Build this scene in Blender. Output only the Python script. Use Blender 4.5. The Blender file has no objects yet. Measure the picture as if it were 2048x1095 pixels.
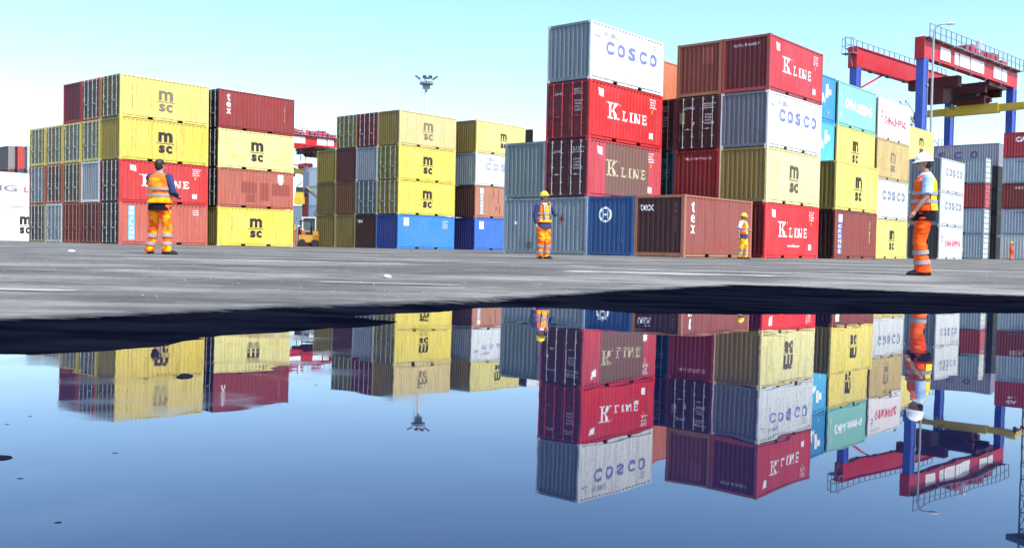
import bpy, bmesh, math, random
from mathutils import Vector, Matrix, noise
random.seed(7)
R = math.radians
scene = bpy.context.scene
col = scene.collection

# ------------------------------------------------------------------ camera
F_PX, PITCH, ROLL, CAM_H = 1918.34, 0.020927, 0.026207, 0.30
cam_data = bpy.data.cameras.new('camera')
cam = bpy.data.objects.new('camera', cam_data)
col.objects.link(cam)
cam_data.sensor_width = 36
cam_data.lens = 36 * F_PX / 2048
cam_data.clip_start = 0.05
cam_data.clip_end = 6000
fwd = Vector((0, math.cos(PITCH), -math.sin(PITCH)))
r0 = Vector((1, 0, 0)); u0 = Vector((0, math.sin(PITCH), math.cos(PITCH)))
rgt = math.cos(ROLL) * r0 + math.sin(ROLL) * u0
up = math.cos(ROLL) * u0 - math.sin(ROLL) * r0
cm = Matrix((rgt, up, -fwd)).transposed().to_4x4()
cm.translation = Vector((0, 0, CAM_H))
cam.matrix_world = cm
scene.camera = cam

# ------------------------------------------------------------------ light
SUN_ELEV = R(55)
saz = Vector((0.65, -0.76, 0)).normalized()
sun_dir = Vector((saz.x * math.cos(SUN_ELEV), saz.y * math.cos(SUN_ELEV), math.sin(SUN_ELEV)))
world = bpy.data.worlds.new('World'); scene.world = world
world.use_nodes = True
wn = world.node_tree; wn.nodes.clear()
sky = wn.nodes.new('ShaderNodeTexSky'); sky.sky_type = 'NISHITA'
sky.sun_disc = False; sky.sun_elevation = SUN_ELEV
sky.sun_rotation = math.atan2(saz.x, saz.y)
sky.air_density = 1.0; sky.dust_density = 0.6; sky.ozone_density = 2.2
bg = wn.nodes.new('ShaderNodeBackground'); bg.inputs['Strength'].default_value = 0.15
wo = wn.nodes.new('ShaderNodeOutputWorld')
hs = wn.nodes.new('ShaderNodeHueSaturation'); hs.inputs['Saturation'].default_value = 1.13
wn.links.new(sky.outputs[0], hs.inputs['Color']); wn.links.new(hs.outputs[0], bg.inputs[0]); wn.links.new(bg.outputs[0], wo.inputs[0])
sl = bpy.data.lights.new('sun', 'SUN'); sl.energy = 3.4; sl.angle = R(0.53); sl.color = (1.0, 0.955, 0.87)
so = bpy.data.objects.new('sun', sl); col.objects.link(so)
so.rotation_euler = sun_dir.to_track_quat('Z', 'Y').to_euler()
scene.view_settings.view_transform = 'Standard'
scene.view_settings.look = 'None'
scene.view_settings.exposure = 1.16
scene.view_settings.gamma = 1.0

# ------------------------------------------------------------------ materials
def nd(nt, t, **kw):
    n = nt.nodes.new(t)
    for k, v in kw.items():
        if k.startswith('i_'):
            key = k[2:]
            n.inputs[int(key) if key.isdigit() else key].default_value = v
        else:
            setattr(n, k, v)
    return n

def mixc(nt, fac, a, b, mode='MIX'):
    m = nt.nodes.new('ShaderNodeMix'); m.data_type = 'RGBA'; m.blend_type = mode
    for s, v in ((0, fac), (6, a), (7, b)):
        if hasattr(v, 'is_output'):
            nt.links.new(v, m.inputs[s])
        elif s == 0:
            m.inputs[0].default_value = v
        else:
            m.inputs[s].default_value = (*v, 1) if len(v) == 3 else v
    return m.outputs[2]

def ramp(nt, src, lo, hi, a=0.0, b=1.0):
    n = nt.nodes.new('ShaderNodeMapRange')
    n.inputs[1].default_value = lo; n.inputs[2].default_value = hi
    n.inputs[3].default_value = a; n.inputs[4].default_value = b
    nt.links.new(src, n.inputs[0])
    return n.outputs[0]

def simple(name, c, rough=0.6, metal=0.0, vary=0.12, spec=0.4, scale=8.0):
    m = bpy.data.materials.new(name); m.use_nodes = True
    nt = m.node_tree; b = nt.nodes['Principled BSDF']
    tc = nd(nt, 'ShaderNodeTexCoord'); nz = nd(nt, 'ShaderNodeTexNoise', i_Scale=scale, i_Detail=4.0)
    nt.links.new(tc.outputs['Object'], nz.inputs['Vector'])
    f = ramp(nt, nz.outputs[0], 0.35, 0.7)
    dark = tuple(x * (1 - vary * 2) for x in c)
    out = mixc(nt, f, dark, tuple(min(1, x * (1 + vary * .4)) for x in c))
    nt.links.new(out, b.inputs['Base Color'])
    b.inputs['Roughness'].default_value = rough; b.inputs['Metallic'].default_value = metal
    b.inputs['Specular IOR Level'].default_value = spec
    return m

_paint = {}
def paint(c, dirt=0.5, rust=0.5, rough=0.5):
    key = (c, dirt, rust, rough)
    if key in _paint: return _paint[key]
    m = bpy.data.materials.new('container_paint'); m.use_nodes = True
    nt = m.node_tree; b = nt.nodes['Principled BSDF']
    tc = nd(nt, 'ShaderNodeTexCoord'); oi = nd(nt, 'ShaderNodeObjectInfo')
    add = nd(nt, 'ShaderNodeVectorMath', operation='MULTIPLY_ADD')
    add.inputs[1].default_value = (1, 1, 1)
    mul = nd(nt, 'ShaderNodeMath', operation='MULTIPLY', i_1=53.0)
    nt.links.new(oi.outputs['Random'], mul.inputs[0])
    cb = nd(nt, 'ShaderNodeCombineXYZ')
    nt.links.new(mul.outputs[0], cb.inputs[0]); nt.links.new(mul.outputs[0], cb.inputs[1]); nt.links.new(mul.outputs[0], cb.inputs[2])
    nt.links.new(tc.outputs['Object'], add.inputs[0]); nt.links.new(cb.outputs[0], add.inputs[2])
    P = add.outputs[0]
    # large panels of fading
    n1 = nd(nt, 'ShaderNodeTexNoise', i_Scale=0.55, i_Detail=3.0); nt.links.new(P, n1.inputs['Vector'])
    lum = sum(c) / 3
    faded = tuple(min(.95, x * .90 + (lum + .10) * .09) for x in c)
    c1 = mixc(nt, ramp(nt, n1.outputs[0], .35, .68), c, faded)
    # vertical streaks
    mp = nd(nt, 'ShaderNodeMapping'); mp.inputs['Scale'].default_value = (7, 7, .45); nt.links.new(P, mp.inputs[0])
    n2 = nd(nt, 'ShaderNodeTexNoise', i_Scale=1.0, i_Detail=5.0); nt.links.new(mp.outputs[0], n2.inputs['Vector'])
    fs = ramp(nt, n2.outputs[0], .5, .78, 0, dirt)
    c2 = mixc(nt, fs, c1, tuple(x * .42 + .01 for x in c))
    # fine grime
    n3 = nd(nt, 'ShaderNodeTexNoise', i_Scale=9.0, i_Detail=6.0); nt.links.new(P, n3.inputs['Vector'])
    c3 = mixc(nt, ramp(nt, n3.outputs[0], .5, .8, 0, dirt * .7), c2, (.09, .075, .06))
    # rust spots and runs
    mp2 = nd(nt, 'ShaderNodeMapping'); mp2.inputs['Scale'].default_value = (3.2, 3.2, 1.1); nt.links.new(P, mp2.inputs[0])
    n4 = nd(nt, 'ShaderNodeTexNoise', i_Scale=1.7, i_Detail=9.0, i_Roughness=.72); nt.links.new(mp2.outputs[0], n4.inputs['Vector'])
    c4 = mixc(nt, ramp(nt, n4.outputs[0], .66, .74, 0, rust), c3, (.16, .055, .02))
    nt.links.new(c4, b.inputs['Base Color'])
    rg = ramp(nt, n3.outputs[0], .3, .7, rough - .08, rough + .15)
    nt.links.new(rg, b.inputs['Roughness'])
    b.inputs['Specular IOR Level'].default_value = .35
    # dents
    n5 = nd(nt, 'ShaderNodeTexNoise', i_Scale=1.3, i_Detail=2.0); nt.links.new(P, n5.inputs['Vector'])
    bp = nd(nt, 'ShaderNodeBump', i_Strength=.35, i_Distance=.03); nt.links.new(n5.outputs[0], bp.inputs['Height'])
    nt.links.new(bp.outputs[0], b.inputs['Normal'])
    _paint[key] = m
    return m

_ink = {}
def ink(c, wear=.25):
    key = (c, wear)
    if key in _ink: return _ink[key]
    m = bpy.data.materials.new('lettering_paint'); m.use_nodes = True
    nt = m.node_tree; b = nt.nodes['Principled BSDF']
    tc = nd(nt, 'ShaderNodeTexCoord'); n = nd(nt, 'ShaderNodeTexNoise', i_Scale=6.0, i_Detail=6.0)
    nt.links.new(tc.outputs['Object'], n.inputs['Vector'])
    c2 = tuple(x * .55 + .06 for x in c)
    nt.links.new(mixc(nt, ramp(nt, n.outputs[0], .5, .75, 0, wear), c, c2), b.inputs['Base Color'])
    b.inputs['Roughness'].default_value = .55
    _ink[key] = m
    return m

GALV = simple('galvanised_bar', (.46, .47, .46), .45, .0, .25)
RUBBER = simple('black_rubber', (.02, .02, .02), .8)
STEEL = simple('grey_steel', (.30, .32, .33), .5, .3)
LSTEEL = simple('pale_steel', (.55, .57, .58), .5, .2)

# ------------------------------------------------------------------ mesh builder
class MB:
    def __init__(s): s.v = []; s.f = []
    def quad(s, *p):
        n = len(s.v); s.v += [tuple(q) for q in p]; s.f.append(tuple(range(n, n + len(p))))
    def box(s, x0, x1, y0, y1, z0, z1):
        n = len(s.v)
        s.v += [(x0,y0,z0),(x1,y0,z0),(x1,y1,z0),(x0,y1,z0),(x0,y0,z1),(x1,y0,z1),(x1,y1,z1),(x0,y1,z1)]
        s.f += [tuple(n+i for i in q) for q in ((3,2,1,0),(4,5,6,7),(0,1,5,4),(1,2,6,5),(2,3,7,6),(3,0,4,7))]
    def beam(s, p, q, w, h=None, upv=(0,0,1)):
        h = h or w; p = Vector(p); q = Vector(q); d = (q-p).normalized()
        u = Vector(upv)
        if abs(d.dot(u)) > .98: u = Vector((0,1,0)) if abs(d.y) < .9 else Vector((1,0,0))
        sdir = d.cross(u).normalized(); u = sdir.cross(d)
        n = len(s.v)
        for c in (p, q):
            for a, b in ((-1,-1),(1,-1),(1,1),(-1,1)):
                s.v.append(tuple(c + sdir*a*w/2 + u*b*h/2))
        s.f += [tuple(n+i for i in t) for t in ((0,1,2,3),(7,6,5,4),(0,4,5,1),(1,5,6,2),(2,6,7,3),(3,7,4,0))]
    def tube(s, pts, rad, seg=8, cap=True):
        pts = [Vector(p) for p in pts]
        if not isinstance(rad, (list, tuple)): rad = [rad]*len(pts)
        n0 = len(s.v); prev = None
        for i, p in enumerate(pts):
            d = (pts[min(i+1, len(pts)-1)] - pts[max(i-1, 0)]).normalized()
            if prev is None:
                a = d.cross(Vector((0,0,1)))
                if a.length < .1: a = d.cross(Vector((1,0,0)))
                a.normalize()
            else:
                a = (prev - d*prev.dot(d)).normalized()
            prev = a; b = d.cross(a)
            for k in range(seg):
                t = 2*math.pi*k/seg
                s.v.append(tuple(p + (a*math.cos(t) + b*math.sin(t))*rad[i]))
        for i in range(len(pts)-1):
            for k in range(seg):
                a = n0+i*seg+k; b = n0+i*seg+(k+1)%seg
                s.f.append((a, b, b+seg, a+seg))
        if cap:
            s.f.append(tuple(n0+k for k in range(seg))[::-1])
            s.f.append(tuple(n0+(len(pts)-1)*seg+k for k in range(seg)))
    def loft(s, rings, seg=24, cap=True, ex=2.0):
        # rings: (x, y, z, rx, ry)
        n0 = len(s.v)
        for (x, y, z, rx, ry) in rings:
            for k in range(seg):
                t = 2*math.pi*k/seg; c, sn = math.cos(t), math.sin(t)
                s.v.append((x + rx*math.copysign(abs(c)**(2/ex), c), y + ry*math.copysign(abs(sn)**(2/ex), sn), z))
        for i in range(len(rings)-1):
            for k in range(seg):
                a = n0+i*seg+k; b = n0+i*seg+(k+1)%seg
                s.f.append((a, b, b+seg, a+seg))
        if cap:
            s.f.append(tuple(n0+k for k in range(seg))[::-1])
            s.f.append(tuple(n0+(len(rings)-1)*seg+k for k in range(seg)))
    def sphere(s, c, r, seg=14, rg=8, M=None):
        if not isinstance(r, (list, tuple)): r = (r, r, r)
        n0 = len(s.v)
        def T(p):
            p = Vector(p)
            if M: p = M @ p
            return (p.x+c[0], p.y+c[1], p.z+c[2])
        s.v.append(T((0, 0, -r[2])))
        for i in range(1, rg):
            ph = -math.pi/2 + math.pi*i/rg
            for k in range(seg):
                t = 2*math.pi*k/seg
                s.v.append(T((r[0]*math.cos(ph)*math.cos(t), r[1]*math.cos(ph)*math.sin(t), r[2]*math.sin(ph))))
        s.v.append(T((0, 0, r[2])))
        for k in range(seg):
            s.f.append((n0, n0+1+(k+1)%seg, n0+1+k))
            e = n0+1+(rg-2)*seg
            s.f.append((e+k, e+(k+1)%seg, len(s.v)-1))
        for i in range(rg-2):
            for k in range(seg):
                a = n0+1+i*seg+k; b = n0+1+i*seg+(k+1)%seg
                s.f.append((a, b, b+seg, a+seg))
    def mesh(s, name, smooth=False):
        m = bpy.data.meshes.new(name); m.from_pydata(s.v, [], s.f); m.update()
        if smooth:
            m.polygons.foreach_set('use_smooth', [True]*len(m.polygons))
        return m
    def build(s, name, mat, parent=None, smooth=False):
        return obj(name, s.mesh(name, smooth), mat, parent)

def obj(name, mesh, mat, parent=None):
    o = bpy.data.objects.new(name, mesh); col.objects.link(o)
    if len(mesh.materials) == 0: mesh.materials.append(mat)
    elif mesh.materials[0] is not mat:
        o.material_slots[0].link = 'OBJECT'; o.material_slots[0].material = mat
    if parent is not None: o.parent = parent
    return o

def tag(o, label=None, cat=None, group=None, kind=None):
    if label: o['label'] = label
    if cat: o['category'] = cat
    if group: o['group'] = group
    if kind: o['kind'] = kind
    return o

def empty(name, M):
    o = bpy.data.objects.new(name, None); o.empty_display_size = .3; col.objects.link(o)
    o.matrix_world = M
    return o

# ------------------------------------------------------------------ the yard surface
G0, GX, GY = 0.02864, 0.006477, 0.006777
def ss(a, b, t):
    t = min(1, max(0, (t-a)/(b-a))); return t*t*(3-2*t)
def gz(x, y):
    xx = max(-120, min(120, x)); yy = max(-5, min(170, y))
    return max(.012, G0 + GX*xx + GY*yy - .035*(1-ss(7, 14, y)))
NRM = Vector((-GX, -GY, 1)).normalized()
TH = 0.70615
AX = Vector((math.sin(TH), math.cos(TH), 0)); BX = Vector((-math.cos(TH), math.sin(TH), 0))
def frame_at(x, y, ang, z=None):
    """matrix on the sloping yard; ang = heading of local +x from world +x"""
    ax = Vector((math.cos(ang), math.sin(ang), 0))
    ax = (ax - NRM*ax.dot(NRM)).normalized(); by = NRM.cross(ax)
    M = Matrix((ax, by, NRM)).transposed().to_4x4()
    M.translation = Vector((x, y, gz(x, y) if z is None else z))
    return M
def pix(px, py, D):
    """world point seen at photo pixel (2048 wide) at depth D"""
    xr = (px-1024)/F_PX; yr = (py-547.5)/F_PX
    c, s = math.cos(-ROLL), math.sin(-ROLL)
    X = xr*c - yr*s; Y = xr*s + yr*c
    d = Vector((X, math.cos(PITCH)-Y*math.sin(PITCH), -math.sin(PITCH)-Y*math.cos(PITCH)))
    return Vector((0, 0, CAM_H)) + d*(D/d.y)

WATER = [(-1.34,2.52),(-1.21,2.66),(-1.04,2.89),(-.94,3.2),(-.83,3.47),(-.73,3.64),(-.55,3.78),(-.44,4.07),(-.57,4.18),(-.71,4.33),(-.56,4.57),(-.4,4.72),(-.21,5.15),(0,5.44),(.4,5.4),(.68,5.09),(1.32,5.27),(2.34,5.76),(3.35,6.27),
         (6.5,7.2),(9,5),(9,-3),(-6,-3),(-6,1.2),(-3,2.0)]
BANK_RIM = [(-9,-3),(-6.5,-2),(-5,1.4),(-2.25,3.26),(-1.95,3.65),(-1.65,4.08),(-1.26,4.63),(-.61,5.29),(-.07,5.99),(.66,7.16),(1.39,8.19),(1.99,8.96),(2.66,8.83),(3.36,8.29),(4.14,7.9),(4.86,7.85),(8,8.4),(11,7),(12,-4)]
def inside(poly, x, y):
    c = False; j = len(poly)-1
    for i in range(len(poly)):
        xi, yi = poly[i]; xj, yj = poly[j]
        if (yi > y) != (yj > y) and x < (xj-xi)*(y-yi)/(yj-yi)+xi: c = not c
        j = i
    return c
def dist(poly, x, y):
    best = 1e9; j = len(poly)-1
    for i in range(len(poly)):
        ax, ay = poly[j]; bx, by = poly[i]; dx, dy = bx-ax, by-ay
        t = max(0, min(1, ((x-ax)*dx+(y-ay)*dy)/(dx*dx+dy*dy+1e-12)))
        d = (x-ax-dx*t)**2+(y-ay-dy*t)**2
        if d < best: best = d
        j = i
    return math.sqrt(best)

def axis(lo, hi, fine_lo, fine_hi, step, grow=1.12):
    a = []; x = fine_lo
    while x <= fine_hi: a.append(x); x += step
    s = step; x = a[-1]
    while x < hi: s *= grow; x += s; a.append(min(x, hi))
    s = step; x = a[0]
    while x > lo: s *= grow; x -= s; a.insert(0, max(x, lo))
    return a
xs = axis(-2600, 2600, -3.2, 6.2, .045); ys = axis(-400, 3600, .7, 9.4, .045)
gv = []; bank_w = []; silt = []
for y in ys:
    for x in xs:
        g = gz(x, y); w = 0.0; sl_ = 0.0
        if -12 < x < 13 and -5 < y < 12:
            jx = x + .10*noise.noise(Vector((x*2.1, y*2.1, 0))) + .03*noise.noise(Vector((x*9, y*9, 3)))
            jy = y + .06*noise.noise(Vector((x*2.3+9, y*2.3, 5))) + .02*noise.noise(Vector((x*9, y*9, 8)))
            if inside(WATER, jx, jy):
                d = dist(WATER, jx, jy); g = -.02*min(1, d/.25) - .0005; w = 1.0
                if d > .4: g -= .02
            elif inside(BANK_RIM, jx, jy):
                dw = dist(WATER, jx, jy); dd = dist(BANK_RIM, jx, jy)
                t = dw/(dw+dd+1e-6); g = .001 + (g-.001)*(t*.35+.65*ss(0, 1, t))
                g += .0022*noise.noise(Vector((x*5, y*5, 0)))*t*(1-t)*4
                w = min(1.0, dd/.32)
            else: sl_ = math.exp(-dist(BANK_RIM, x, y)/.75)
        g += .0016*noise.noise(Vector((x*3.3, y*3.3, 1))) if w == 0 and abs(x) < 30 and y < 30 else 0
        gv.append((x, y, g)); bank_w.append(w); silt.append(sl_)
nx = len(xs); gf = []
for j in range(len(ys)-1):
    for i in range(nx-1):
        a = j*nx+i; gf.append((a, a+1, a+nx+1, a+nx))
gm = bpy.data.meshes.new('ground'); gm.from_pydata(gv, [], gf); gm.update()
gm.polygons.foreach_set('use_smooth', [True]*len(gm.polygons))
at = gm.attributes.new('bank_dark', 'FLOAT', 'POINT'); at.data.foreach_set('value', bank_w)
at = gm.attributes.new('silt', 'FLOAT', 'POINT'); at.data.foreach_set('value', silt)

def ground_material():
    m = bpy.data.materials.new('worn_asphalt'); m.use_nodes = True
    nt = m.node_tree; b = nt.nodes['Principled BSDF']
    tc = nd(nt, 'ShaderNodeTexCoord'); P = tc.outputs['Object']
    def nz(scale, det=4, rough=.5, sc=(1,1,1), off=(0,0,0)):
        mp = nd(nt, 'ShaderNodeMapping'); mp.inputs['Scale'].default_value = sc; mp.inputs['Location'].default_value = off
        nt.links.new(P, mp.inputs[0])
        n = nd(nt, 'ShaderNodeTexNoise', i_Scale=scale, i_Detail=float(det), i_Roughness=rough)
        nt.links.new(mp.outputs[0], n.inputs['Vector']); return n.outputs[0]
    base = mixc(nt, ramp(nt, nz(.22, 5), .35, .65), (.078, .073, .064), (.122, .114, .100))
    # pale worn concrete / dust patches
    base = mixc(nt, ramp(nt, nz(.35, 6, .6, (.7, 1.3, 1), (13, 4, 0)), .47, .62, 0, .7), base, (.30, .28, .245))
    base = mixc(nt, ramp(nt, nz(.9, 6, .65, (.5, 1.6, 1), (3, 24, 0)), .60, .68, 0, .7), base, (.30, .29, .27))
    # dark stains
    base = mixc(nt, ramp(nt, nz(.5, 5, .6, (1, 1, 1), (30, 0, 0)), .56, .72, 0, .6), base, (.034, .035, .038))
    # tyre tracks and scuffs running along the yard
    base = mixc(nt, ramp(nt, nz(1.1, 7, .7, (.55, 1.3, 1), (7, 2, 0)), .50, .60, 0, .55), base, (.036, .036, .038))
    base = mixc(nt, ramp(nt, nz(2.6, 8, .75, (.6, 1.1, 1), (19, 11, 0)), .60, .66, 0, .75), base, (.33, .32, .29))
    # dried silt left where the puddle has shrunk
    sa = nd(nt, 'ShaderNodeAttribute'); sa.attribute_name = 'silt'
    sm = nd(nt, 'ShaderNodeMath', operation='MULTIPLY'); nt.links.new(sa.outputs['Fac'], sm.inputs[0]); nt.links.new(ramp(nt, nz(1.1, 6, .65, (.6, 1.6, 1), (2, 8, 0)), .42, .60, .0, .75), sm.inputs[1])
    base = mixc(nt, sm.outputs[0], base, (.27, .25, .215))
    # aggregate
    vo = nd(nt, 'ShaderNodeTexVoronoi', i_Scale=55.0); nt.links.new(P, vo.inputs['Vector'])
    base = mixc(nt, ramp(nt, vo.outputs['Distance'], .05, .30, .45, 0), base, (.20, .195, .19))
    base = mixc(nt, ramp(nt, nz(14, 6, .7), .45, .75, 0, .4), base, (.035, .035, .037))
    # scattered pale grit
    base = mixc(nt, ramp(nt, nz(7, 8, .8, (1, 1, 1), (5, 5, 0)), .69, .72, 0, .8), base, (.33, .32, .30))
    # near-black band round the puddle
    a = nd(nt, 'ShaderNodeAttribute'); a.attribute_name = 'bank_dark'
    dn = nd(nt, 'ShaderNodeMath', operation='ADD')
    nt.links.new(a.outputs['Fac'], dn.inputs[0]); nt.links.new(ramp(nt, nz(6, 7, .7, (1, 2, 1)), .3, .7, -.32, .32), dn.inputs[1])
    bank_fac = ramp(nt, dn.outputs[0], .15, .62)
    bank_col = mixc(nt, ramp(nt, nz(1.2, 5, .6, (1, 2.4, 1)), .4, .7), (.0016, .0020, .0055), (.0065, .0078, .015))
    bank_col = mixc(nt, ramp(nt, nz(26, 6, .75), .62, .75, 0, .6), bank_col, (.022, .025, .038))
    out = mixc(nt, bank_fac, base, bank_col)
    nt.links.new(out, b.inputs['Base Color'])
    nt.links.new(ramp(nt, bank_fac, 0, 1, .85, .75), b.inputs['Roughness'])
    nt.links.new(ramp(nt, bank_fac, 0, 1, .25, 0), b.inputs['Specular IOR Level'])
    bp = nd(nt, 'ShaderNodeBump', i_Strength=.5, i_Distance=.006); nt.links.new(nz(45, 5, .7), bp.inputs['Height'])
    nt.links.new(bp.outputs[0], b.inputs['Normal'])
    return m
ground = obj('ground', gm, ground_material()); tag(ground, kind='structure')

def water_material():
    m = bpy.data.materials.new('puddle_water'); m.use_nodes = True
    nt = m.node_tree; b = nt.nodes['Principled BSDF']
    b.inputs['Base Color'].default_value = (.004, .008, .02, 1)
    b.inputs['IOR'].default_value = 1.47; b.inputs['Specular IOR Level'].default_value = .5
    tc = nd(nt, 'ShaderNodeTexCoord'); P = tc.outputs['Object']
    # thin scum patches near the left bank
    n = nd(nt, 'ShaderNodeTexNoise', i_Scale=3.5, i_Detail=5.0); nt.links.new(P, n.inputs['Vector'])
    sx = nd(nt, 'ShaderNodeSeparateXYZ'); nt.links.new(P, sx.inputs[0])
    left = ramp(nt, sx.outputs[0], -.55, .1, 1, 0)
    mu = nd(nt, 'ShaderNodeMath', operation='MULTIPLY'); nt.links.new(left, mu.inputs[0])
    nt.links.new(ramp(nt, n.outputs[0], .5, .66, 0, 1), mu.inputs[1])
    nt.links.new(ramp(nt, mu.outputs[0], 0, 1, .012, .10), b.inputs['Roughness'])
    c = mixc(nt, mu.outputs[0], (.0025, .007, .032), (.014, .019, .045)); nt.links.new(c, b.inputs['Base Color'])
    n2 = nd(nt, 'ShaderNodeTexNoise', i_Scale=3.0, i_Detail=2.0); nt.links.new(P, n2.inputs['Vector'])
    bp = nd(nt, 'ShaderNodeBump', i_Strength=.05, i_Distance=.01); nt.links.new(n2.outputs[0], bp.inputs['Height'])
    nt.links.new(bp.outputs[0], b.inputs['Normal'])
    return m
w = MB(); w.quad((-4.5, -2.5, 0), (9.5, -2.5, 0), (9.5, 7.6, 0), (-4.5, 7.6, 0))
wo_ = w.build('puddle_water', water_material()); tag(wo_, kind='structure')

# worn painted lines on the asphalt
def line_material():
    m = bpy.data.materials.new('worn_line_paint'); m.use_nodes = True
    nt = m.node_tree; b = nt.nodes['Principled BSDF']; b.inputs['Base Color'].default_value = (.36, .35, .32, 1)
    b.inputs['Roughness'].default_value = .8
    tc = nd(nt, 'ShaderNodeTexCoord'); n = nd(nt, 'ShaderNodeTexNoise', i_Scale=1.3, i_Detail=10.0, i_Roughness=.72)
    nt.links.new(tc.outputs['Object'], n.inputs['Vector'])
    a = nd(nt, 'ShaderNodeAttribute'); a.attribute_name = 'cover'
    sm = nd(nt, 'ShaderNodeMath', operation='ADD'); nt.links.new(a.outputs['Fac'], sm.inputs[0]); nt.links.new(n.outputs[0], sm.inputs[1])
    nt.links.new(ramp(nt, sm.outputs[0], .92, 1.12, 0, .85), b.inputs['Alpha'])
    return m
LM = line_material()
def strip(pts, name='yard_line'):
    n = 60; m = 6; (a, b, wa, wb) = pts
    a = Vector(a); b = Vector(b); d = (b-a).normalized(); sd = Vector((-d.y, d.x)); s = MB(); cov = []
    for i in range(n+1):
        t = i/n; p = a.lerp(b, t); wd = (wa+(wb-wa)*t)*1.5
        for k in range(m+1):
            q = p+sd*wd*(k/m-.5); s.v.append((q.x, q.y, gz(q.x, q.y)+.006))
            e = 1-abs(k/m-.5)*2; cov.append(.62*min(1, e*1.8)*min(1, t*6, (1-t)*6))
    for i in range(n):
        for k in range(m):
            q = i*(m+1)+k; s.f.append((q, q+m+1, q+m+2, q+1))
    me = s.mesh(name); at = me.attributes.new('cover', 'FLOAT', 'POINT'); at.data.foreach_set('value', cov)
    tag(obj(name, me, LM), kind='structure')
strip(((-1, 25.8), (7.2, 19.2), .35, .35))
strip(((7.2, 19.2), (15, 12.9), .35, .35))
strip(((.2, 11.7), (3.6, 11.35), 1.0, .9))
strip(((.75, 14.5), (1.4, 14.2), .6, .6))
strip(((.9, 12.9), (5.5, 12.6), .5, .5))
strip(((-5.8, 16.2), (2.2, 17.5), .5, .7))
strip(((-4.6, 5.9), (-2.3, 5.5), .35, .25))
strip(((-6.5, 14.2), (-.7, 13.4), .9, .5))
strip(((-1.7, 7.6), (-.2, 7.4), .16, .14))

# loose grit: uncountable
gr = MB()
for i in range(1500):
    y = random.uniform(5.2, 26); x = random.uniform(-.62, .62)*y
    if inside(BANK_RIM, x, y): continue
    r = random.uniform(.002, .009)*(1+y/40); z = gz(x, y)
    h = r*random.uniform(.5, .9)
    gr.v += [(x-r, y-r*.4, z), (x+r*.8, y-r, z), (x+r*.5, y+r, z), (x-r*.2, y+r*.1, z+h)]
    n = len(gr.v)-4; gr.f += [(n, n+1, n+3), (n+1, n+2, n+3), (n+2, n, n+3)]
tag(gr.build('gravel', simple('pale_grit', (.24, .235, .22), .9)), 'pale loose grit scattered over the asphalt', 'gravel', kind='stuff')

def rock(name, x, y, z, r, sc, mat, label, cat, group=None):
    s = MB(); s.sphere((0, 0, 0), r, 12, 8)
    s.v = [tuple(Vector((v[0]*sc[0], v[1]*sc[1], v[2]*sc[2]))*(1+.35*noise.noise(Vector(v)*(2.2/r)+Vector((x*3, y, 0))))) for v in s.v]
    o = s.build(name, mat, smooth=True); o.location = (x, y, z); tag(o, label, cat, group); return o
MUD = simple('dark_mud', (.006, .008, .014), .9, spec=.05)
def on_water(px, py):
    a = pix(px, py, 1.0); k = CAM_H/(CAM_H-a.z); return a.x*k, a.y*k
x, y = on_water(370, 752); rock('stone', x, y, .0, .018, (1.0, 1.5, .30), MUD, 'dark stone breaking the puddle surface in front of the yellow reflection', 'stone')
x, y = on_water(4, 915); rock('stone', x, y, .0, .009, (1.4, 1.3, .35), MUD, 'dark lump of mud at the left edge of the puddle', 'stone')
rock('rubble', -1.13, 8.69, gz(-1.13, 8.69)+.012, .03, (1.3, 1, .7), simple('pale_rubble', (.6, .59, .56), .9), 'white scrap of rubble lying on the asphalt mid yard', 'rubble')
rock('rubble', -8.55, 18.6, gz(-8.55, 18.6)+.02, .06, (1.3, 1, .6), simple('pale_rubble', (.6, .59, .56), .9), 'small white lump on the ground left of the bareheaded worker', 'rubble')
for i, (px, py) in enumerate([(60, 832), (14, 848), (40, 956), (116, 1044), (230, 905), (632, 769)]):
    x, y = on_water(px, py)
    rock('mud_fleck', x, y, .0, .0026, (1.6, 1.3, .12), MUD, 'tiny dark fleck of mud floating on the left of the puddle', 'mud fleck', 'mud flecks on the puddle')

# ------------------------------------------------------------------ containers
W, H = 2.438, 2.591
L20, L40 = 6.058, 12.192
def profile(n0, n1, pitch, a, sl, b, depth):
    """list of (u, depth) along a corrugated wall"""
    n = max(1, round((n1-n0)/pitch)); p = (n1-n0)/n; k = p/(a+2*sl+b)
    a, sl, b = a*k, sl*k, b*k; out = []
    for i in range(n):
        u = n0+i*p
        out += [(u, 0), (u+a, 0), (u+a+sl, depth), (u+a+sl+b, depth)]
    out.append((n1, 0)); return out
SIDE = {L: profile(.16, L-.16, .278, .072, .068, .070, .036) for L in (L20, L40)}
END = profile(.12, W-.12, .25, .10, .035, .08, .042)
DOORP = profile(.13, W-.13, .42, .06, .03, .30, .018)
def depth_at(prof, u):
    if u <= prof[0][0] or u >= prof[-1][0]: return 0
    for (a, da), (b, db) in zip(prof, prof[1:]):
        if a <= u <= b: return da + (db-da)*((u-a)/(b-a) if b > a else 0)
    return 0
SOFF, EOFF = .012, .02

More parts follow.
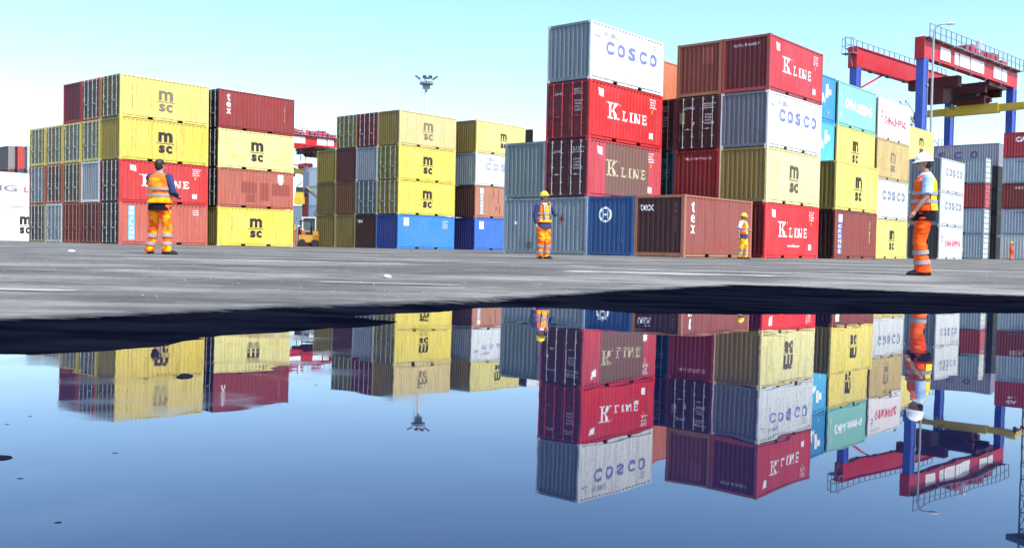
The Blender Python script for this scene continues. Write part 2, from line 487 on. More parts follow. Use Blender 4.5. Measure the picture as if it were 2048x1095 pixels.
def wall_mesh(prof, z0, z1, fn, ext0, ext1):
    s = MB(); pts = [(ext0, 0)]+prof+[(ext1, 0)]
    for (a, da), (b, db) in zip(pts, pts[1:]):
        if b-a < 1e-6: continue
        s.quad(fn(a, da, z0), fn(b, db, z0), fn(b, db, z1), fn(a, da, z1))
    # top and bottom closing lips give the sheet its depth
    dm = max(d for u, d in prof)+.004
    for z in (z0, z1):
        for (a, da), (b, db) in zip(pts, pts[1:]):
            if b-a < 1e-6 or (da >= dm-.005 and db >= dm-.005): continue
            s.quad(fn(a, da, z), fn(b, db, z), fn(b, dm, z), fn(a, dm, z))
    return s.mesh('wall')

_meshes = {}
def cm_(kind, L):
    key = (kind, L)
    if key in _meshes: return _meshes[key]
    h = L/2; w2 = W/2; m = None
    zb, zt = .172, H-.078
    if kind == 'side_lit':
        m = wall_mesh(SIDE[L], zb, zt, lambda u, d, z: (-h+u, -w2+SOFF+d, z), .10, L-.10)
    elif kind == 'side_back':
        m = wall_mesh(SIDE[L], zb, zt, lambda u, d, z: (h-u, w2-SOFF-d, z), .10, L-.10)
    elif kind == 'end_near':
        m = wall_mesh(END, .18, H-.12, lambda u, d, z: (-h+EOFF+d, w2-u, z), .06, W-.06)
    elif kind == 'end_far':
        m = wall_mesh(END, .18, H-.12, lambda u, d, z: (h-EOFF-d, -w2+u, z), .06, W-.06)
    elif kind == 'frame':
        s = MB()
        for sx in (-1, 1):
            for sy in (-1, 1):
                xa, xb = sorted((sx*(h-.004), sx*(h-.15))); ya, yb = sorted((sy*(w2-.004), sy*(w2-.085)))
                s.box(xa, xb, ya, yb, .115, H-.115)
                xa, xb = sorted((sx*h, sx*(h-.178))); ya, yb = sorted((sy*w2, sy*(w2-.162)))
                s.box(xa, xb, ya, yb, .002, .118); s.box(xa, xb, ya, yb, H-.118, H-.004)
        for sy in (-1, 1):
            ya, yb = sorted((sy*(w2-.034), sy*(w2-.09)))
            pk = [(-1.20, -.84), (.84, 1.20)]
            e = [-h+.178]+[v for q in pk for v in q]+[h-.178]
            for i in range(0, len(e), 2): s.box(e[i], e[i+1], ya, yb, .03, .168)
            for q in pk: s.box(q[0], q[1], ya, yb, .142, .168)
            # flange lip carried above the bottom rail
            ya, yb = sorted((sy*(w2-.006), sy*(w2-.06))); s.box(-h+.15, h-.15, ya, yb, .168, .176)
            ya, yb = sorted((sy*(w2-.006), sy*(w2-.07))); s.box(-h+.178, h-.178, ya, yb, H-.08, H-.018)
        for sx in (1,):
            xa, xb = sorted((sx*(h-.010), sx*(h-.09))); s.box(xa, xb, -w2+.162, w2-.162, .03, .18)
            xa, xb = sorted((sx*(h-.010), sx*(h-.10))); s.box(xa, xb, -w2+.162, w2-.162, H-.12, H-.014)
        m = s.mesh('frame')
    elif kind == 'end_frame':
        s = MB(); s.box(-h+.010, -h+.09, -w2+.162, w2-.162, .03, .18); s.box(-h+.010, -h+.10, -w2+.162, w2-.162, H-.12, H-.014)
        s.box(-h+.002, -h+.10, -w2+.088, -w2+.15, .120, H-.120); s.box(-h+.002, -h+.10, w2-.15, w2-.088, .120, H-.120)
        m = s.mesh('end_frame')
    elif kind == 'floor':
        s = MB(); s.box(-h+.09, h-.09, -w2+.09, w2-.09, .12, .165); s.box(-h+.09, h-.09, -.05, .05, .03, .12)
        x = -h+.4
        while x < h-.3:
            if not any(abs(abs(x)-1.02) < .22 for _ in (0,)): s.box(x-.03, x+.03, -w2+.09, w2-.09, .04, .12)
            x += .4
        m = s.mesh('floor')
    elif kind == 'roof':
        s = MB(); s.box(-h+.10, h-.10, -w2+.07, w2-.07, H-.05, H-.026)
        x = -h+.3
        while x < h-.3: s.box(x, x+.1, -w2+.09, w2-.09, H-.026, H-.016); x += .21
        m = s.mesh('roof')
    elif kind in ('door_l', 'door_r'):
        s = MB(); c = [(W/2+.006, W-.10)] if kind == 'door_r' else [(.10, W/2-.006)]
        a, b = c[0]; n = 3; wd = (b-a-.10)/n
        fr = lambda u, d, z: (-h+.03+d, w2-u, z)
        z0, z1 = .185, H-.125
        pts = [(a, 0), (a+.05, 0)]
        for i in range(n):
            u = a+.05+i*wd; pts += [(u+.03, 0), (u+.06, .022), (u+wd-.06, .022), (u+wd-.03, 0)]
        pts += [(b, 0)]
        for (p, dp), (q, dq) in zip(pts, pts[1:]):
            s.quad(fr(p, dp, z0), fr(q, dq, z0), fr(q, dq, z1), fr(p, dp, z1))
        # gasket edges
        for u in (a, b): s.box(-h+.022, -h+.06, w2-u-.012, w2-u+.012, z0, z1)
        s.box(-h+.024, -h+.05, w2-b, w2-a, z0-.004, z0+.05); s.box(-h+.024, -h+.05, w2-b, w2-a, z1-.05, z1+.004)
        hu = a+.02 if kind == 'door_l' else b-.02      # hinges
        for z in (.45, 1.0, 1.55, 2.15): s.box(-h+.004, -h+.03, w2-hu-.05, w2-hu+.05, z, z+.09)
        m = s.mesh('door')
    elif kind.startswith('bar'):
        u = {'bar0': .42, 'bar1': .93, 'bar2': 1.50, 'bar3': 2.02}[kind]
        s = MB(); s.tube([(-h-.018, w2-u, .09), (-h-.018, w2-u, H-.05)], .021, 6)
        for z in (.12, .62, 1.3, 1.95, 2.42): s.box(-h-.028, -h+.03, w2-u-.045, w2-u+.045, z, z+.05)
        sgn = -1 if kind in ('bar0', 'bar2') else 1
        s.box(-h-.040, -h-.022, *sorted((w2-u, w2-u+sgn*.30)), .99, 1.012)
        s.box(-h-.045, -h+.02, w2-u+sgn*.28-.02, w2-u+sgn*.28+.02, .97, 1.04)
        m = s.mesh('locking_bar')
    _meshes[key] = m
    return m

# ---- lettering that follows the corrugation
_txt = {}
def glyphs(text, bold=.0):
    key = (text, bold)
    if key in _txt: return _txt[key]
    c = bpy.data.curves.new('t', 'FONT'); c.body = text; c.resolution_u = 3; c.offset = bold
    o = bpy.data.objects.new('t', c); m = bpy.data.meshes.new_from_object(o)
    v = [(q.co.x, q.co.y) for q in m.vertices]; f = [tuple(p.vertices) for p in m.polygons]
    bpy.data.objects.remove(o); bpy.data.meshes.remove(m); bpy.data.curves.remove(c)
    if v:
        x0 = min(q[0] for q in v); x1 = max(q[0] for q in v); y0 = min(q[1] for q in v); y1 = max(q[1] for q in v)
    else: x0 = y0 = 0; x1 = y1 = 1
    _txt[key] = ([((q[0]-x0)/(x1-x0), (q[1]-y0)/(y1-y0)) for q in v], f, (x1-x0)/(y1-y0))
    return _txt[key]
def T(text, u, z, h, w=None, bold=.02, rot=0):
    """text fitted in a box; lower-left (u,z), height h, width w; rot 90 reads upward, -90 downward"""
    v, f, asp = glyphs(text, bold)
    if rot == 0:
        w = w or h*asp; return [(u+a*w, z+b*h) for a, b in v], f
    w = w or h/asp                                    # here h is the run length upward, w the letter height
    if rot == 90: return [(u+w-b*w, z+a*h) for a, b in v], f
    return [(u+b*w, z+h-a*h) for a, b in v], f
def RC(u0, z0, u1, z1, sh=0):
    return [(u0, z0), (u1, z0), (u1+sh, z1), (u0+sh, z1)], [(0, 1, 2, 3)]
def PG(*p): return list(p), [tuple(range(len(p)))]
def RING(u, z, ro, ri, n=28):
    v = []; f = []
    for i in range(n):
        t = 2*math.pi*i/n; v += [(u+ro*math.cos(t), z+ro*math.sin(t)), (u+ri*math.cos(t), z+ri*math.sin(t))]
    for i in range(n):
        a = 2*i; b = 2*((i+1) % n); f.append((a, b, b+1, a+1))
    return v, f
def scatter(u0, z0, u1, z1, rows, seed=0, size=.05):
    """small rows of id characters"""
    out = []; rnd = random.Random(seed); dz = (z1-z0)/rows
    for i in range(rows):
        s = ''.join(rnd.choice('ABCDEFGHKLMNRSTU0123456789') for _ in range(rnd.randint(3, 7)))
        out.append(T(s, u0, z1-(i+1)*dz+dz*.2, dz*.62, (u1-u0)*rnd.uniform(.6, 1), .012))
    return out
def vcode(u, z0, z1, w=.07, seed=0):
    rnd = random.Random(seed); n = 11; out = []; dz = (z1-z0)/n
    for i in range(n):
        if i == 4: continue
        out.append(T(rnd.choice('MSCU0123456789'), u, z1-(i+1)*dz+dz*.12, dz*.76, w, .01))
    return out

def apply_mark(parts, where, L, c, parent, name='lettering', lift=.004):
    bm = bmesh.new()
    for v, f in parts:
        vs = [bm.verts.new((a, b, 0)) for a, b in v]
        for q in f:
            try: bm.faces.new([vs[i] for i in q])
            except ValueError: pass
    prof = SIDE[L] if where in ('side',) else (END if where == 'end' else DOORP)
    if where != 'door':
        lo = min(v.co.x for v in bm.verts); hi = max(v.co.x for v in bm.verts)
        for u, d in prof:
            if lo+1e-4 < u < hi-1e-4:
                bmesh.ops.bisect_plane(bm, geom=bm.verts[:]+bm.edges[:]+bm.faces[:], plane_co=(u, 0, 0), plane_no=(1, 0, 0), dist=1e-6)
    for v in bm.verts:
        u, z = v.co.x, v.co.y
        d = 0 if where == 'door' else depth_at(prof, u)
        if where == 'side': v.co = (-L/2+u, -W/2+SOFF+d-lift, z)
        elif where == 'end': v.co = (-L/2+EOFF+d-lift, W/2-u, z)
        else: v.co = (-L/2+.030-lift, W/2-u, z)
    m = bpy.data.meshes.new(name); bm.to_mesh(m); bm.free()
    return obj(name, m, ink(c) if isinstance(c, tuple) else c, parent)

BLACK = (.025, .018, .015); WHT = (.85, .85, .84); 
def m_msc(c=BLACK, faded=False, u=None, L=L20, seed=0, sc=1.0):
    u = u if u is not None else L*.5; b = .045 if not faded else .03
    cc = c if not faded else (.17, .14, .09)
    a = [T('m', u-.48*sc, 1.28, .62*sc, .96*sc, b), RC(u-.62*sc, 1.17, u+.62*sc, 1.215), T('s', u-.46*sc, .58, .50*sc, .42*sc, b), T('c', u+.04*sc, .58, .50*sc, .42*sc, b)]
    k = vcode(.78, .62, 2.12, .07, seed)+vcode(1.02, .62, 2.05, .04, seed+1)
    return [('side', a, cc), ('side', k, (.22, .19, .07))]
def serifK(u, z, h, w):
    t = w*.24; s = h*.10
    v = [RC(u+.05*w, z, u+.05*w+t, z+h), RC(u-.04*w, z, u+.42*w, z+s), RC(u-.04*w, z+h-s, u+.42*w, z+h),
         PG((u+.28*w, z+h*.42), (u+.46*w, z+h*.42), (u+.90*w, z+h), (u+.68*w, z+h)),
         PG((u+.36*w, z+h*.56), (u+.52*w, z+h*.66), (u+1.02*w, z), (u+.74*w, z)),
         RC(u+.58*w, z+h-s, u+w, z+h), RC(u+.62*w, z, u+1.10*w, z+s)]
    return v
def serif(ch, u, z, h, w):
    s = h*.14; t = w*.30
    if ch == 'I': t = w*.56; return [RC(u+w*.22, z, u+w*.22+t, z+h), RC(u, z, u+w, z+s), RC(u, z+h-s, u+w, z+h)]
    if ch == 'L': return [RC(u+.1*w, z, u+.1*w+t, z+h), RC(u-.02*w, z+h-s, u+.55*w, z+h), RC(u-.02*w, z, u+w, z+s*1.2), RC(u+.84*w, z, u+w, z+h*.36)]
    if ch == 'N': return [RC(u+.10*w, z, u+.10*w+t*.55, z+h), RC(u+.80*w, z, u+.80*w+t*.5, z+h), PG((u+.02*w, z+h), (u+.32*w, z+h), (u+.95*w, z), (u+.72*w, z)), RC(u, z, u+.36*w, z+s*.8), RC(u+.70*w, z+h-s*.8, u+1.04*w, z+h)]
    if ch == 'Nx': return [RC(u+.08*w, z, u+.08*w+t*.6, z+h), RC(u+.78*w, z, u+.78*w+t*.6, z+h), PG((u+.08*w, z+h), (u+.36*w, z+h), (u+.96*w, z), (u+.72*w, z)), RC(u-.06*w, z, u+.42*w, z+s), RC(u+.62*w, z+h-s, u+1.08*w, z+h), RC(u-.06*w, z+h-s, u+.3*w, z+h)]
    if ch == 'E': return [RC(u+.1*w, z, u+.1*w+t, z+h), RC(u-.02*w, z, u+w, z+s*1.2), RC(u-.02*w, z+h-s*1.2, u+w*.96, z+h), RC(u+.2*w, z+h*.45, u+.75*w, z+h*.58), RC(u+.84*w, z, u+w, z+h*.34), RC(u+.82*w, z+h*.7, u+.96*w, z+h)]
def m_kline(c=WHT, patch=None, seed=0, url=False):
    out = []
    if patch: out.append(('side', [RC(1.40, .19, 4.98, 2.50)], patch, .002))
    a = serifK(1.50, 1.02, .74, .78)+[RC(1.30, 1.72, 1.42, 1.76), RC(2.36, 1.68, 2.48, 1.72)]
    x = 2.62
    for ch, w in (('L', .44), ('I', .24), ('N', .52), ('E', .44)):
        a += serif(ch, x, 1.02, .46, w); x += w+.15
    out.append(('side', a, c if not patch else (.50, .44, .28)))
    b = [PG((.72, 1.98), (1.12, 1.90), (1.06, 2.26), (.68, 2.30)), RC(4.95, .42, 5.28, .70)]
    b += scatter(4.95, 1.85, 5.55, 2.35, 4, seed+3)
    out.append(('side', b, WHT))
    out.append(('side', [RC(5.10, 1.62, 5.2, 1.80)], (.8, .55, .05)))
    if url: out.append(('side', [T('www.kline.com', 2.5, .55, .13, 1.35, .02)], WHT))
    return out
def m_cosco(c=(.16, .18, .42), light=False, L=L20, end='end', small=True):
    if light: c = (.30, .33, .48)
    out = []; n = 5; x0 = L*.20; dx = L*.150
    if L == L40: x0 = 3.2; dx = 1.35
    for i, ch in enumerate('COSCO'):
        out.append(T(ch, x0+i*dx, 1.28, .60, .60, .045))
    r = [('side', out, c)]
    if small:
        s = [T('中远集运', 1.05, 2.02, .24, 1.15, .0), RC(.62, 1.92, .65, 2.28), RC(.40, 1.94, .78, 1.97)]+[PG((.30, 1.98), (.42, 2.06), (.46, 1.94))]
        s += scatter(L-1.05, 1.95, L-.55, 2.3, 3, 5)
        r.append(('side', s, (.30, .32, .38)))
    return r
def m_texv(seed=0):
    a = [T('t', .62, 1.86, .48, .26, .018), T('e', .60, 1.44, .34, .32, .008), T('x', .60, 1.00, .34, .34, .012)]
    return [('side', a, WHT), ('side', vcode(5.2, .9, 2.0, .06, seed), (.6, .45, .42))]
def m_id(seed, z0=1.9, z1=2.3, c=WHT, where='side', u0=5.0, u1=5.5, rows=3):
    return [(where, scatter(u0, z0, u1, z1, rows, seed), c)]
def m_doorcodes(seed, c=(.62, .60, .60)):
    return [('door', scatter(1.55, 1.95, 2.2, 2.25, 3, seed)+scatter(1.6, 1.2, 2.1, 1.75, 4, seed+1)+[T("LINE", .5, 2.0, .10, .4, .01)], c)]
def m_stripe(word, bg, fg, u=.75, w=.34, white_top=False):
    z1 = 2.38; z0 = .28; n = len(word); out = [('side', [RC(u, z0, u+w, z1)], bg, .003)]
    zt = z1
    if white_top: out.append(('side', [RC(u+.02, z1-.42, u+w-.02, z1-.02)], WHT, .005)); zt = z1-.5
    dz = (zt-z0)/n
    out.append(('side', [T(ch, u+.06, zt-(i+1)*dz+dz*.12, dz*.72, w-.12, .03) for i, ch in enumerate(word)], fg, .006))
    return out

ROWW = {1: 'lowest', 2: 'second up', 3: 'third up', 4: 'topmost', 5: 'topmost'}
GROUPS = 'shipping containers stacked in the yard'
stack_h = {}
def container(M, row, c, end, marks, label, L=L20, endc=None, dirt=.7, rust=.6, framec=None, group=GROUPS, bars=GALV, fullparts=True):
    root = empty('shipping_container', M @ Matrix.Translation((0, 0, (row-1)*H)))
    tag(root, label, 'shipping container', group)
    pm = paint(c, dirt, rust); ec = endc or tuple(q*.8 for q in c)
    ec = (ec[0]*.52, ec[1]*.47, ec[2]*.30) if ec[0] > 1.6*ec[2] and ec[1] > .3*ec[0] else tuple(x*.46 for x in ec)  # end paint darkened further, putting the shade of the end faces into the colour
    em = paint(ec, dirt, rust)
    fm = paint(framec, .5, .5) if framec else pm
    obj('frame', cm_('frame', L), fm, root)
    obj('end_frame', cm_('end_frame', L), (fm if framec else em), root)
    side = obj('side_wall', cm_('side_lit', L), pm, root)
    obj('side_wall', cm_('side_back', L), pm, root)
    obj('roof', cm_('roof', L), pm, root)
    obj('floor', cm_('floor', L), paint((.05, .045, .04), .3, .1), root)
    obj('end_wall', cm_('end_far', L), pm, root)
    if end == 'door':
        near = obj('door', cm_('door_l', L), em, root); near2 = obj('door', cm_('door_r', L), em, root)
        for k in ('bar0', 'bar1'): obj('locking_bar', cm_(k, L), bars or em, near)
        for k in ('bar2', 'bar3'): obj('locking_bar', cm_(k, L), bars or em, near2)
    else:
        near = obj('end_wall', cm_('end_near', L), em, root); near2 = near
    for mk in marks:
        where, parts, mc = mk[:3]; lift = mk[3] if len(mk) > 3 else .008
        par = side if where == 'side' else (near2 if where == 'door' else near)
        apply_mark(parts, where, L, mc, par, 'lettering', lift)
    return root
ANG_A = math.atan2(AX.y, AX.x)
def stack_frame(a, b, L=L20, perp=False):
    """a,b = yard-grid position of the near lower corner (front left-facing end meets lit side)"""
    if not perp:
        c = AX*(a+L/2)+BX*(b+W/2); return frame_at(c.x, c.y, ANG_A)
def CS(a, b, row, c, end, marks, label, dx=0, db=0, **kw):
    L = kw.get('L', L20)
    return container(stack_frame(a+dx, b+db, L), row, c, end, marks, label, **kw)
# perpendicular stack: long side faces left-front (normal -AX), door end faces -BX (lit)
def CP(x, y, row, c, marks, label, L=L20, **kw):
    """x,y = near right corner on the ground. local +x points along -BX so the lit end is at +x... """
    # local frame: local -y (marked side) must face -AX ; local +x = -BX
    ang = math.atan2(-BX.y, -BX.x)
    c0 = Vector((x, y, 0)) + BX*(L/2) + AX*(W/2)
    M = frame_at(c0.x, c0.y, ang)
    return container(M, row, c, 'wall', marks, label, L=L, **kw)

YEL = (.70, .53, .075); YELF = (.62, .48, .16); OLIVE = (.30, .27, .09); MAROON = (.115, .018, .022); REDM = (.33, .035, .03)
KRED = (.58, .016, .018); KDARK = (.28, .012, .022); SALMON = (.47, .110, .075); GREY = (.30, .36, .40); COSW = (.66, .68, .67); COSG = (.36, .42, .46)
BLUE = (.03, .13, .42); LBLUE = (.04, .22, .62)

# ---- block L : two bays on the left
a0, b0, pc = 28.91, 56.21, 2.55
rust_f = (.33, .17, .06)
CS(a0, b0, 1, SALMON, 'door', m_stripe('SEALAND', (.12, .42, .75), WHT, .62, .40)+m_id(4), 'salmon container with a blue and white lettered strip behind the bareheaded worker', endc=(.05, .03, .035))
CS(a0, b0, 2, (.54, .032, .03), 'door', m_kline(seed=2), 'bright red lettered container half hidden by the bareheaded worker', endc=(.06, .02, .035))
CS(a0, b0, 3, YEL, 'wall', m_msc(seed=3), 'yellow container just above the bareheaded worker, bold black logo', endc=(.50, .40, .07))
CS(a0, b0, 4, (.70, .56, .15), 'door', m_msc(faded=True, seed=4), 'yellow container with greyed logo, topmost on the left corner stack', endc=(.22, .20, .10))
L1 = [
 [((.20, .04, .03), 'door', None, 'wine red doors directly left of the salmon container'), ((.66, .68, .67), 'wall', (.55, .60, .64), 'pale grey ribbed end left of the bright red container, second row'), (YEL, 'door', (.34, .36, .22), 'grey green doors in a yellow container beside the upper bold logo'), ((.55, .07, .035), 'door', (.13, .12, .13), 'charcoal doors with an orange side edge in the top row')],
 [((.30, .05, .03), 'door', None, 'rusty red brown doors, lowest of the third column from left corner'), ((.42, .14, .03), 'door', (.12, .11, .06), 'dark olive doors over the rusty red brown ones'), (YEL, 'door', (.34, .36, .22), 'grey green doors directly below the crimson container'), ((.30, .010, .04), 'wall', None, 'crimson ribbed container highest at far left of its row')],
 [((.60, .62, .60), 'door', (.45, .55, .60), 'pale blue grey doors at ground level near the left'), ((.45, .10, .04), 'door', (.15, .05, .06), 'maroon doors above the pale blue grey doors'), ((.66, .45, .08), 'door', (.33, .34, .20), 'olive doors with orange side edge above the maroon doors')],
 [((.30, .24, .05), 'door', (.12, .07, .10), 'dark plum doors at ground level next to the white container'), ((.42, .10, .04), 'door', (.32, .42, .46), 'blue grey doors above the dark plum doors'), (YEL, 'door', (.36, .36, .20), 'yellow framed olive doors, leftmost of the four high row')],
]
for i, colm in enumerate(L1):
    for r, (c, e, ec, lab) in enumerate(colm):
        CS(a0, b0+(i+1)*pc, r+1, c, e, [], lab, endc=ec, framec=c, bars=(GALV if (i, r) not in ((0, 0), (1, 0)) else paint((.35, .12, .10), .5, .5)))
a1, b1 = 35.60, 56.03
CS(a1, b1, 1, (.76, .61, .08), 'wall', m_msc(seed=11, u=3.0), 'bright yellow container on the ground right of the bareheaded worker', endc=(.35, .29, .07))
pat = [RC(1.8, 1.0, 3.0, 1.75), RC(3.3, .55, 4.0, 1.75), RC(4.25, .95, 5.75, 1.75), RC(2.2, .4, 2.9, .95)]
CS(a1, b1, 2, (.42, .115, .075), 'door', [('side', pat, (.27, .060, .045), .003), ('side', [RC(4.75, 1.85, 5.2, 2.4), RC(4.85, 1.7, 5.1, 1.85)], WHT), ('side', scatter(3.0, 1.9, 4.4, 2.2, 1, 8), (.40, .10, .08))], 'faded salmon container with darker painted-out rectangles', endc=(.03, .02, .02), rust=.6)
CS(a1, b1, 3, (.74, .66, .24), 'door', m_msc(seed=13)+[('side', [T('TRAVEL', .9, .62, .28, 1.1, .0), T('LOGIS', 4.2, .62, .28, .9, .0)], (.62, .45, .12))], 'pale yellow container with ghosted old lettering below its logo', endc=(.03, .03, .025), rust=.55)
CS(a1, b1, 4, (.26, .030, .026), 'door', m_texv(5), 'brick red container with white vertical lettering atop the second left stack', endc=(.02, .015, .02))
# far left background stack, white pair and small far containers
a2, b2 = 19.9, 75.9
CS(a2, b2, 1, (.85, .85, .84), 'wall', [('side', [T('m', 11.3, 1.28, .62, .82, .045), RC(11.15, 1.17, 12.15, 1.215), T('s', 11.3, .58, .50, .36, .045), T('c', 11.72, .58, .50, .36, .045)], BLACK)], 'white container with black logo at the left picture edge', L=L40, dirt=.1, rust=.1)
CS(a2, b2, 2, (.85, .85, .84), 'wall', [('side', [T('YANG', 7.0, 1.15, .45, 4.1, .02)], (.20, .15, .22)), ('side', [T('LINE', 11.75, 1.15, .42, 3.0, .005)][:0]+[T('L', 11.62, 1.15, .42, .35, .02)], (.7, .05, .05))], 'white container with thin grey lettering at the left picture edge', L=L40, dirt=.1, rust=.1)
far = [(10, (.25, .22, .24), 'wall'), (29, (.50, .06, .05), 'wall'), (48, (.40, .46, .50), 'wall')]
for i, (px, c, e) in enumerate(far):
    for r in (3, 4):
        p = pix(px+8, 330, 106)
        names = ['grey and maroon', 'red', 'pale blue grey']
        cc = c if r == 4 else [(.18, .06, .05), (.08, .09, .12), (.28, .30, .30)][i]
        a = p.x*AX.x+p.y*AX.y; b = p.x*BX.x+p.y*BX.y
        lab = ('small distant %s container showing over the white one' if r == 4 else 'dark sliver under the distant %s container') % names[i]
        CS(a, b, r, cc, e, [], lab, dirt=.5)
    for r in (1, 2):
        CS(a, b, r, (.2, .1, .08), 'wall', [], 'distant containers hidden behind the white pair at far left', group='hidden distant containers far left')

# ---- block M : middle
a0, b0, pc = 48.96, 53.05, 2.44
CS(a0, b0, 1, LBLUE, 'wall', [('side', [RC(.62, 1.75, 1.15, 2.35)], WHT), ('side', scatter(4.75, 1.6, 5.35, 2.25, 5, 3), (.75, .8, .85))], 'sky blue container at ground level in the middle block', endc=(.03, .07, .40), dirt=.2, rust=.1)
CS(a0, b0, 2, (.76, .61, .09), 'door', m_msc(seed=21), 'lemon yellow container directly on top of the sky blue one', endc=(.40, .33, .08))
CS(a0, b0, 3, (.76, .61, .10), 'door', m_msc(seed=23), 'lemon yellow container third up in the middle corner stack', endc=(.34, .30, .08))
CS(a0, b0, 4, (.66, .52, .22), 'wall', m_msc(faded=True, seed=25), 'sandy yellow container with greyed logo topping the middle corner stack', endc=(.40, .30, .08))
M1 = [
 [(MAROON, 'wall', [('end', [T('tex', .22, 1.95, .26, .62, .012)], WHT)], 'small dark maroon container left of the sky blue one'), ((.25, .32, .36), 'door', [], 'slate grey doors above the small maroon lettered end'), ((.62, .68, .74), 'wall', [('end', [RC(.35, 2.05, .6, 2.3)], (.2, .25, .5))], 'pale ice blue ribbed container in the middle block'), ((.40, .015, .04), 'door', [], 'crimson doors in the top row of the middle block')],
 [((.48, .38, .10), 'wall', [], 'mustard ribbed end, right one of the ground level pair'), ((.32, .12, .03), 'wall', [], 'rust orange ribbed end between mustard and slate grey'), ((.20, .03, .025), 'wall', [], 'maroon ribbed end above the rust orange one'), ((.42, .37, .12), 'door', [], 'olive yellow doors at the top left of the middle block')],
 [((.48, .38, .10), 'wall', [], 'mustard ribbed end, left one of the ground level pair'), ((.36, .28, .07), 'wall', [], 'dark mustard ribbed end, second up on the middle block left edge'), ((.55, .45, .07), 'wall', [], 'golden ribbed end, third up on the middle block left edge')],
]
for i, colm in enumerate(M1):
    for r, (c, e, mk, lab) in enumerate(colm):
        CS(a0, b0+(i+1)*pc, r+1, c, e, mk, lab)
a1, b1 = 56.22, 51.95
CS(a1, b1, 1, (.05, .16, .62), 'wall', [('side', [RC(.55, 1.7, 1.05, 2.3)], WHT), ('side', scatter(3.7, 1.5, 4.3, 1.9, 3, 9), WHT)], 'cobalt blue container beside the sky blue one', endc=(.02, .03, .28))
CS(a1, b1, 2, (.44, .20, .125), 'wall', m_stripe('CRONOS', (.34, .36, .38), WHT, .62, .36, True)+[('side', [RC(2.2, 1.7, 2.28, 2.35), RC(2.8, 1.2, 2.86, 2.3), RC(2.5, .6, 2.6, 1.0), RC(2.9, .4, 3.05, 1.1)], (.30, .05, .03))], 'pale terracotta container streaked with rust and a grey lettered strip', endc=(.12, .03, .025), rust=.7)
CS(a1, b1, 3, COSW, 'wall', m_cosco(light=True), 'white container cut off by the grey stack, above terracotta', endc=(.42, .50, .56))
CS(a1, b1, 4, (.70, .60, .20), 'wall', m_msc(seed=31, faded=False, u=3.3, sc=.8), 'yellow container topping the stack right of the middle corner', endc=(.40, .30, .08))
a2, b2 = 63.3, 51.9
for r in range(1, 5):
    CS(a2, b2, r, (.80, .80, .78) if r == 4 else (.5, .48, .42), 'wall', [], 'white container peeping above the grey stack, with dark brown end' if r == 4 else 'container hidden below the peeping white one', endc=(.10, .06, .04), group=GROUPS if r == 4 else 'hidden containers below the peeping white one')

# ---- block R : the big corner stacks
a0, b0 = 34.45, 25.09
DR = (.30, .010, .022)
CS(a0, b0, 1, GREY, 'wall', [('end', [RC(.95, 1.45, 1.02, 1.8), RC(.88, 1.55, 1.12, 1.66)], (.30, .02, .03))], 'pale grey ribbed end touching the blue emblem container', endc=(.42, .50, .56))
CS(a0, b0, 2, (.50, .05, .065), 'door', m_kline(patch=(.16, .080, .058), seed=41)+m_doorcodes(3), 'red container with a brown faded panel, second up under two reds', endc=(.16, .008, .02))
CS(a0, b0, 3, KRED, 'door', m_kline(seed=43)+m_doorcodes(9), 'bright red lettered container directly under the tallest white one', endc=DR, bars=paint((.42, .03, .04), .3, .2))
CS(a0, b0, 4, (.68, .70, .69), 'wall', m_cosco(light=False), 'white container with blue letters on top of the tallest left stack', endc=(.34, .42, .48))
CS(a0, b0+2.46, 1, GREY, 'wall', [('end', [RC(.7, 1.35, .86, 1.5)], (.65, .7, .72)), ('end', [RC(1.4, .25, 1.72, .55)], (.10, .10, .08))], 'pale grey ribbed end behind the yellow helmeted worker', endc=(.42, .50, .56))
CS(a0, b0+2.46, 2, GREY, 'wall', [], 'grey green ribbed container above the yellow helmeted worker', endc=(.33, .40, .40))
hl = [RING(.93, 1.78, .34, .25), T('H', .76, 1.60, .36, .34, .04)]
CS(a0+.05, b0-2.43, 1, (.03, .12, .36), 'wall', [('end', hl, WHT), ('end', vcode(1.78, .6, 2.2, .06, 4), (.3, .45, .6))], 'blue container with a white ringed emblem on its end', endc=(.035, .15, .45))
CS(a0+.05, b0-4.88, 1, (.27, .062, .048), 'wall', m_texv(8)+[('end', [T('tex', .25, 1.93, .30, .72, .012)], WHT), ('end', vcode(1.98, 1.0, 2.3, .05, 5), (.4, .25, .25))], 'low brown red container lettered on both faces, small worker in front', endc=(.11, .012, .018), framec=(.38, .14, .07))
a1, b1 = 41.36, 19.95
CS(a1, b1, 1, (.72, .02, .025), 'wall', m_kline(seed=51, url=True), 'clean scarlet container at ground level right of the small worker', endc=(.25, .006, .012), dirt=.15, rust=.08)
CS(a1, b1, 2, (.74, .67, .30), 'wall', m_msc(seed=53, c=(.09, .07, .05)), 'pale yellow container directly on the clean scarlet one', endc=(.40, .32, .12))
CS(a1, b1, 3, (.66, .68, .67), 'wall', m_cosco(), 'white lettered container under the topmost red on the right corner', endc=(.26, .30, .36))
CS(a1, b1, 4, (.55, .035, .05), 'wall', m_kline(seed=55)+[('end', [T('KKTU 712450 7', .6, 2.12, .12, 1.3, .01)], (.7, .6, .6))], 'topmost red lettered container on the tall right corner stack', endc=(.24, .008, .015), framec=(.34, .05, .04))
CS(a1, b1+2.46, 2, (.42, .02, .02), 'wall', [('end', [T('TRIU KVKVKV 0', .5, 2.1, .12, 1.5, .01)], (.75, .5, .45))], 'pure red ribbed end over the low brown red container', endc=(.40, .012, .014))
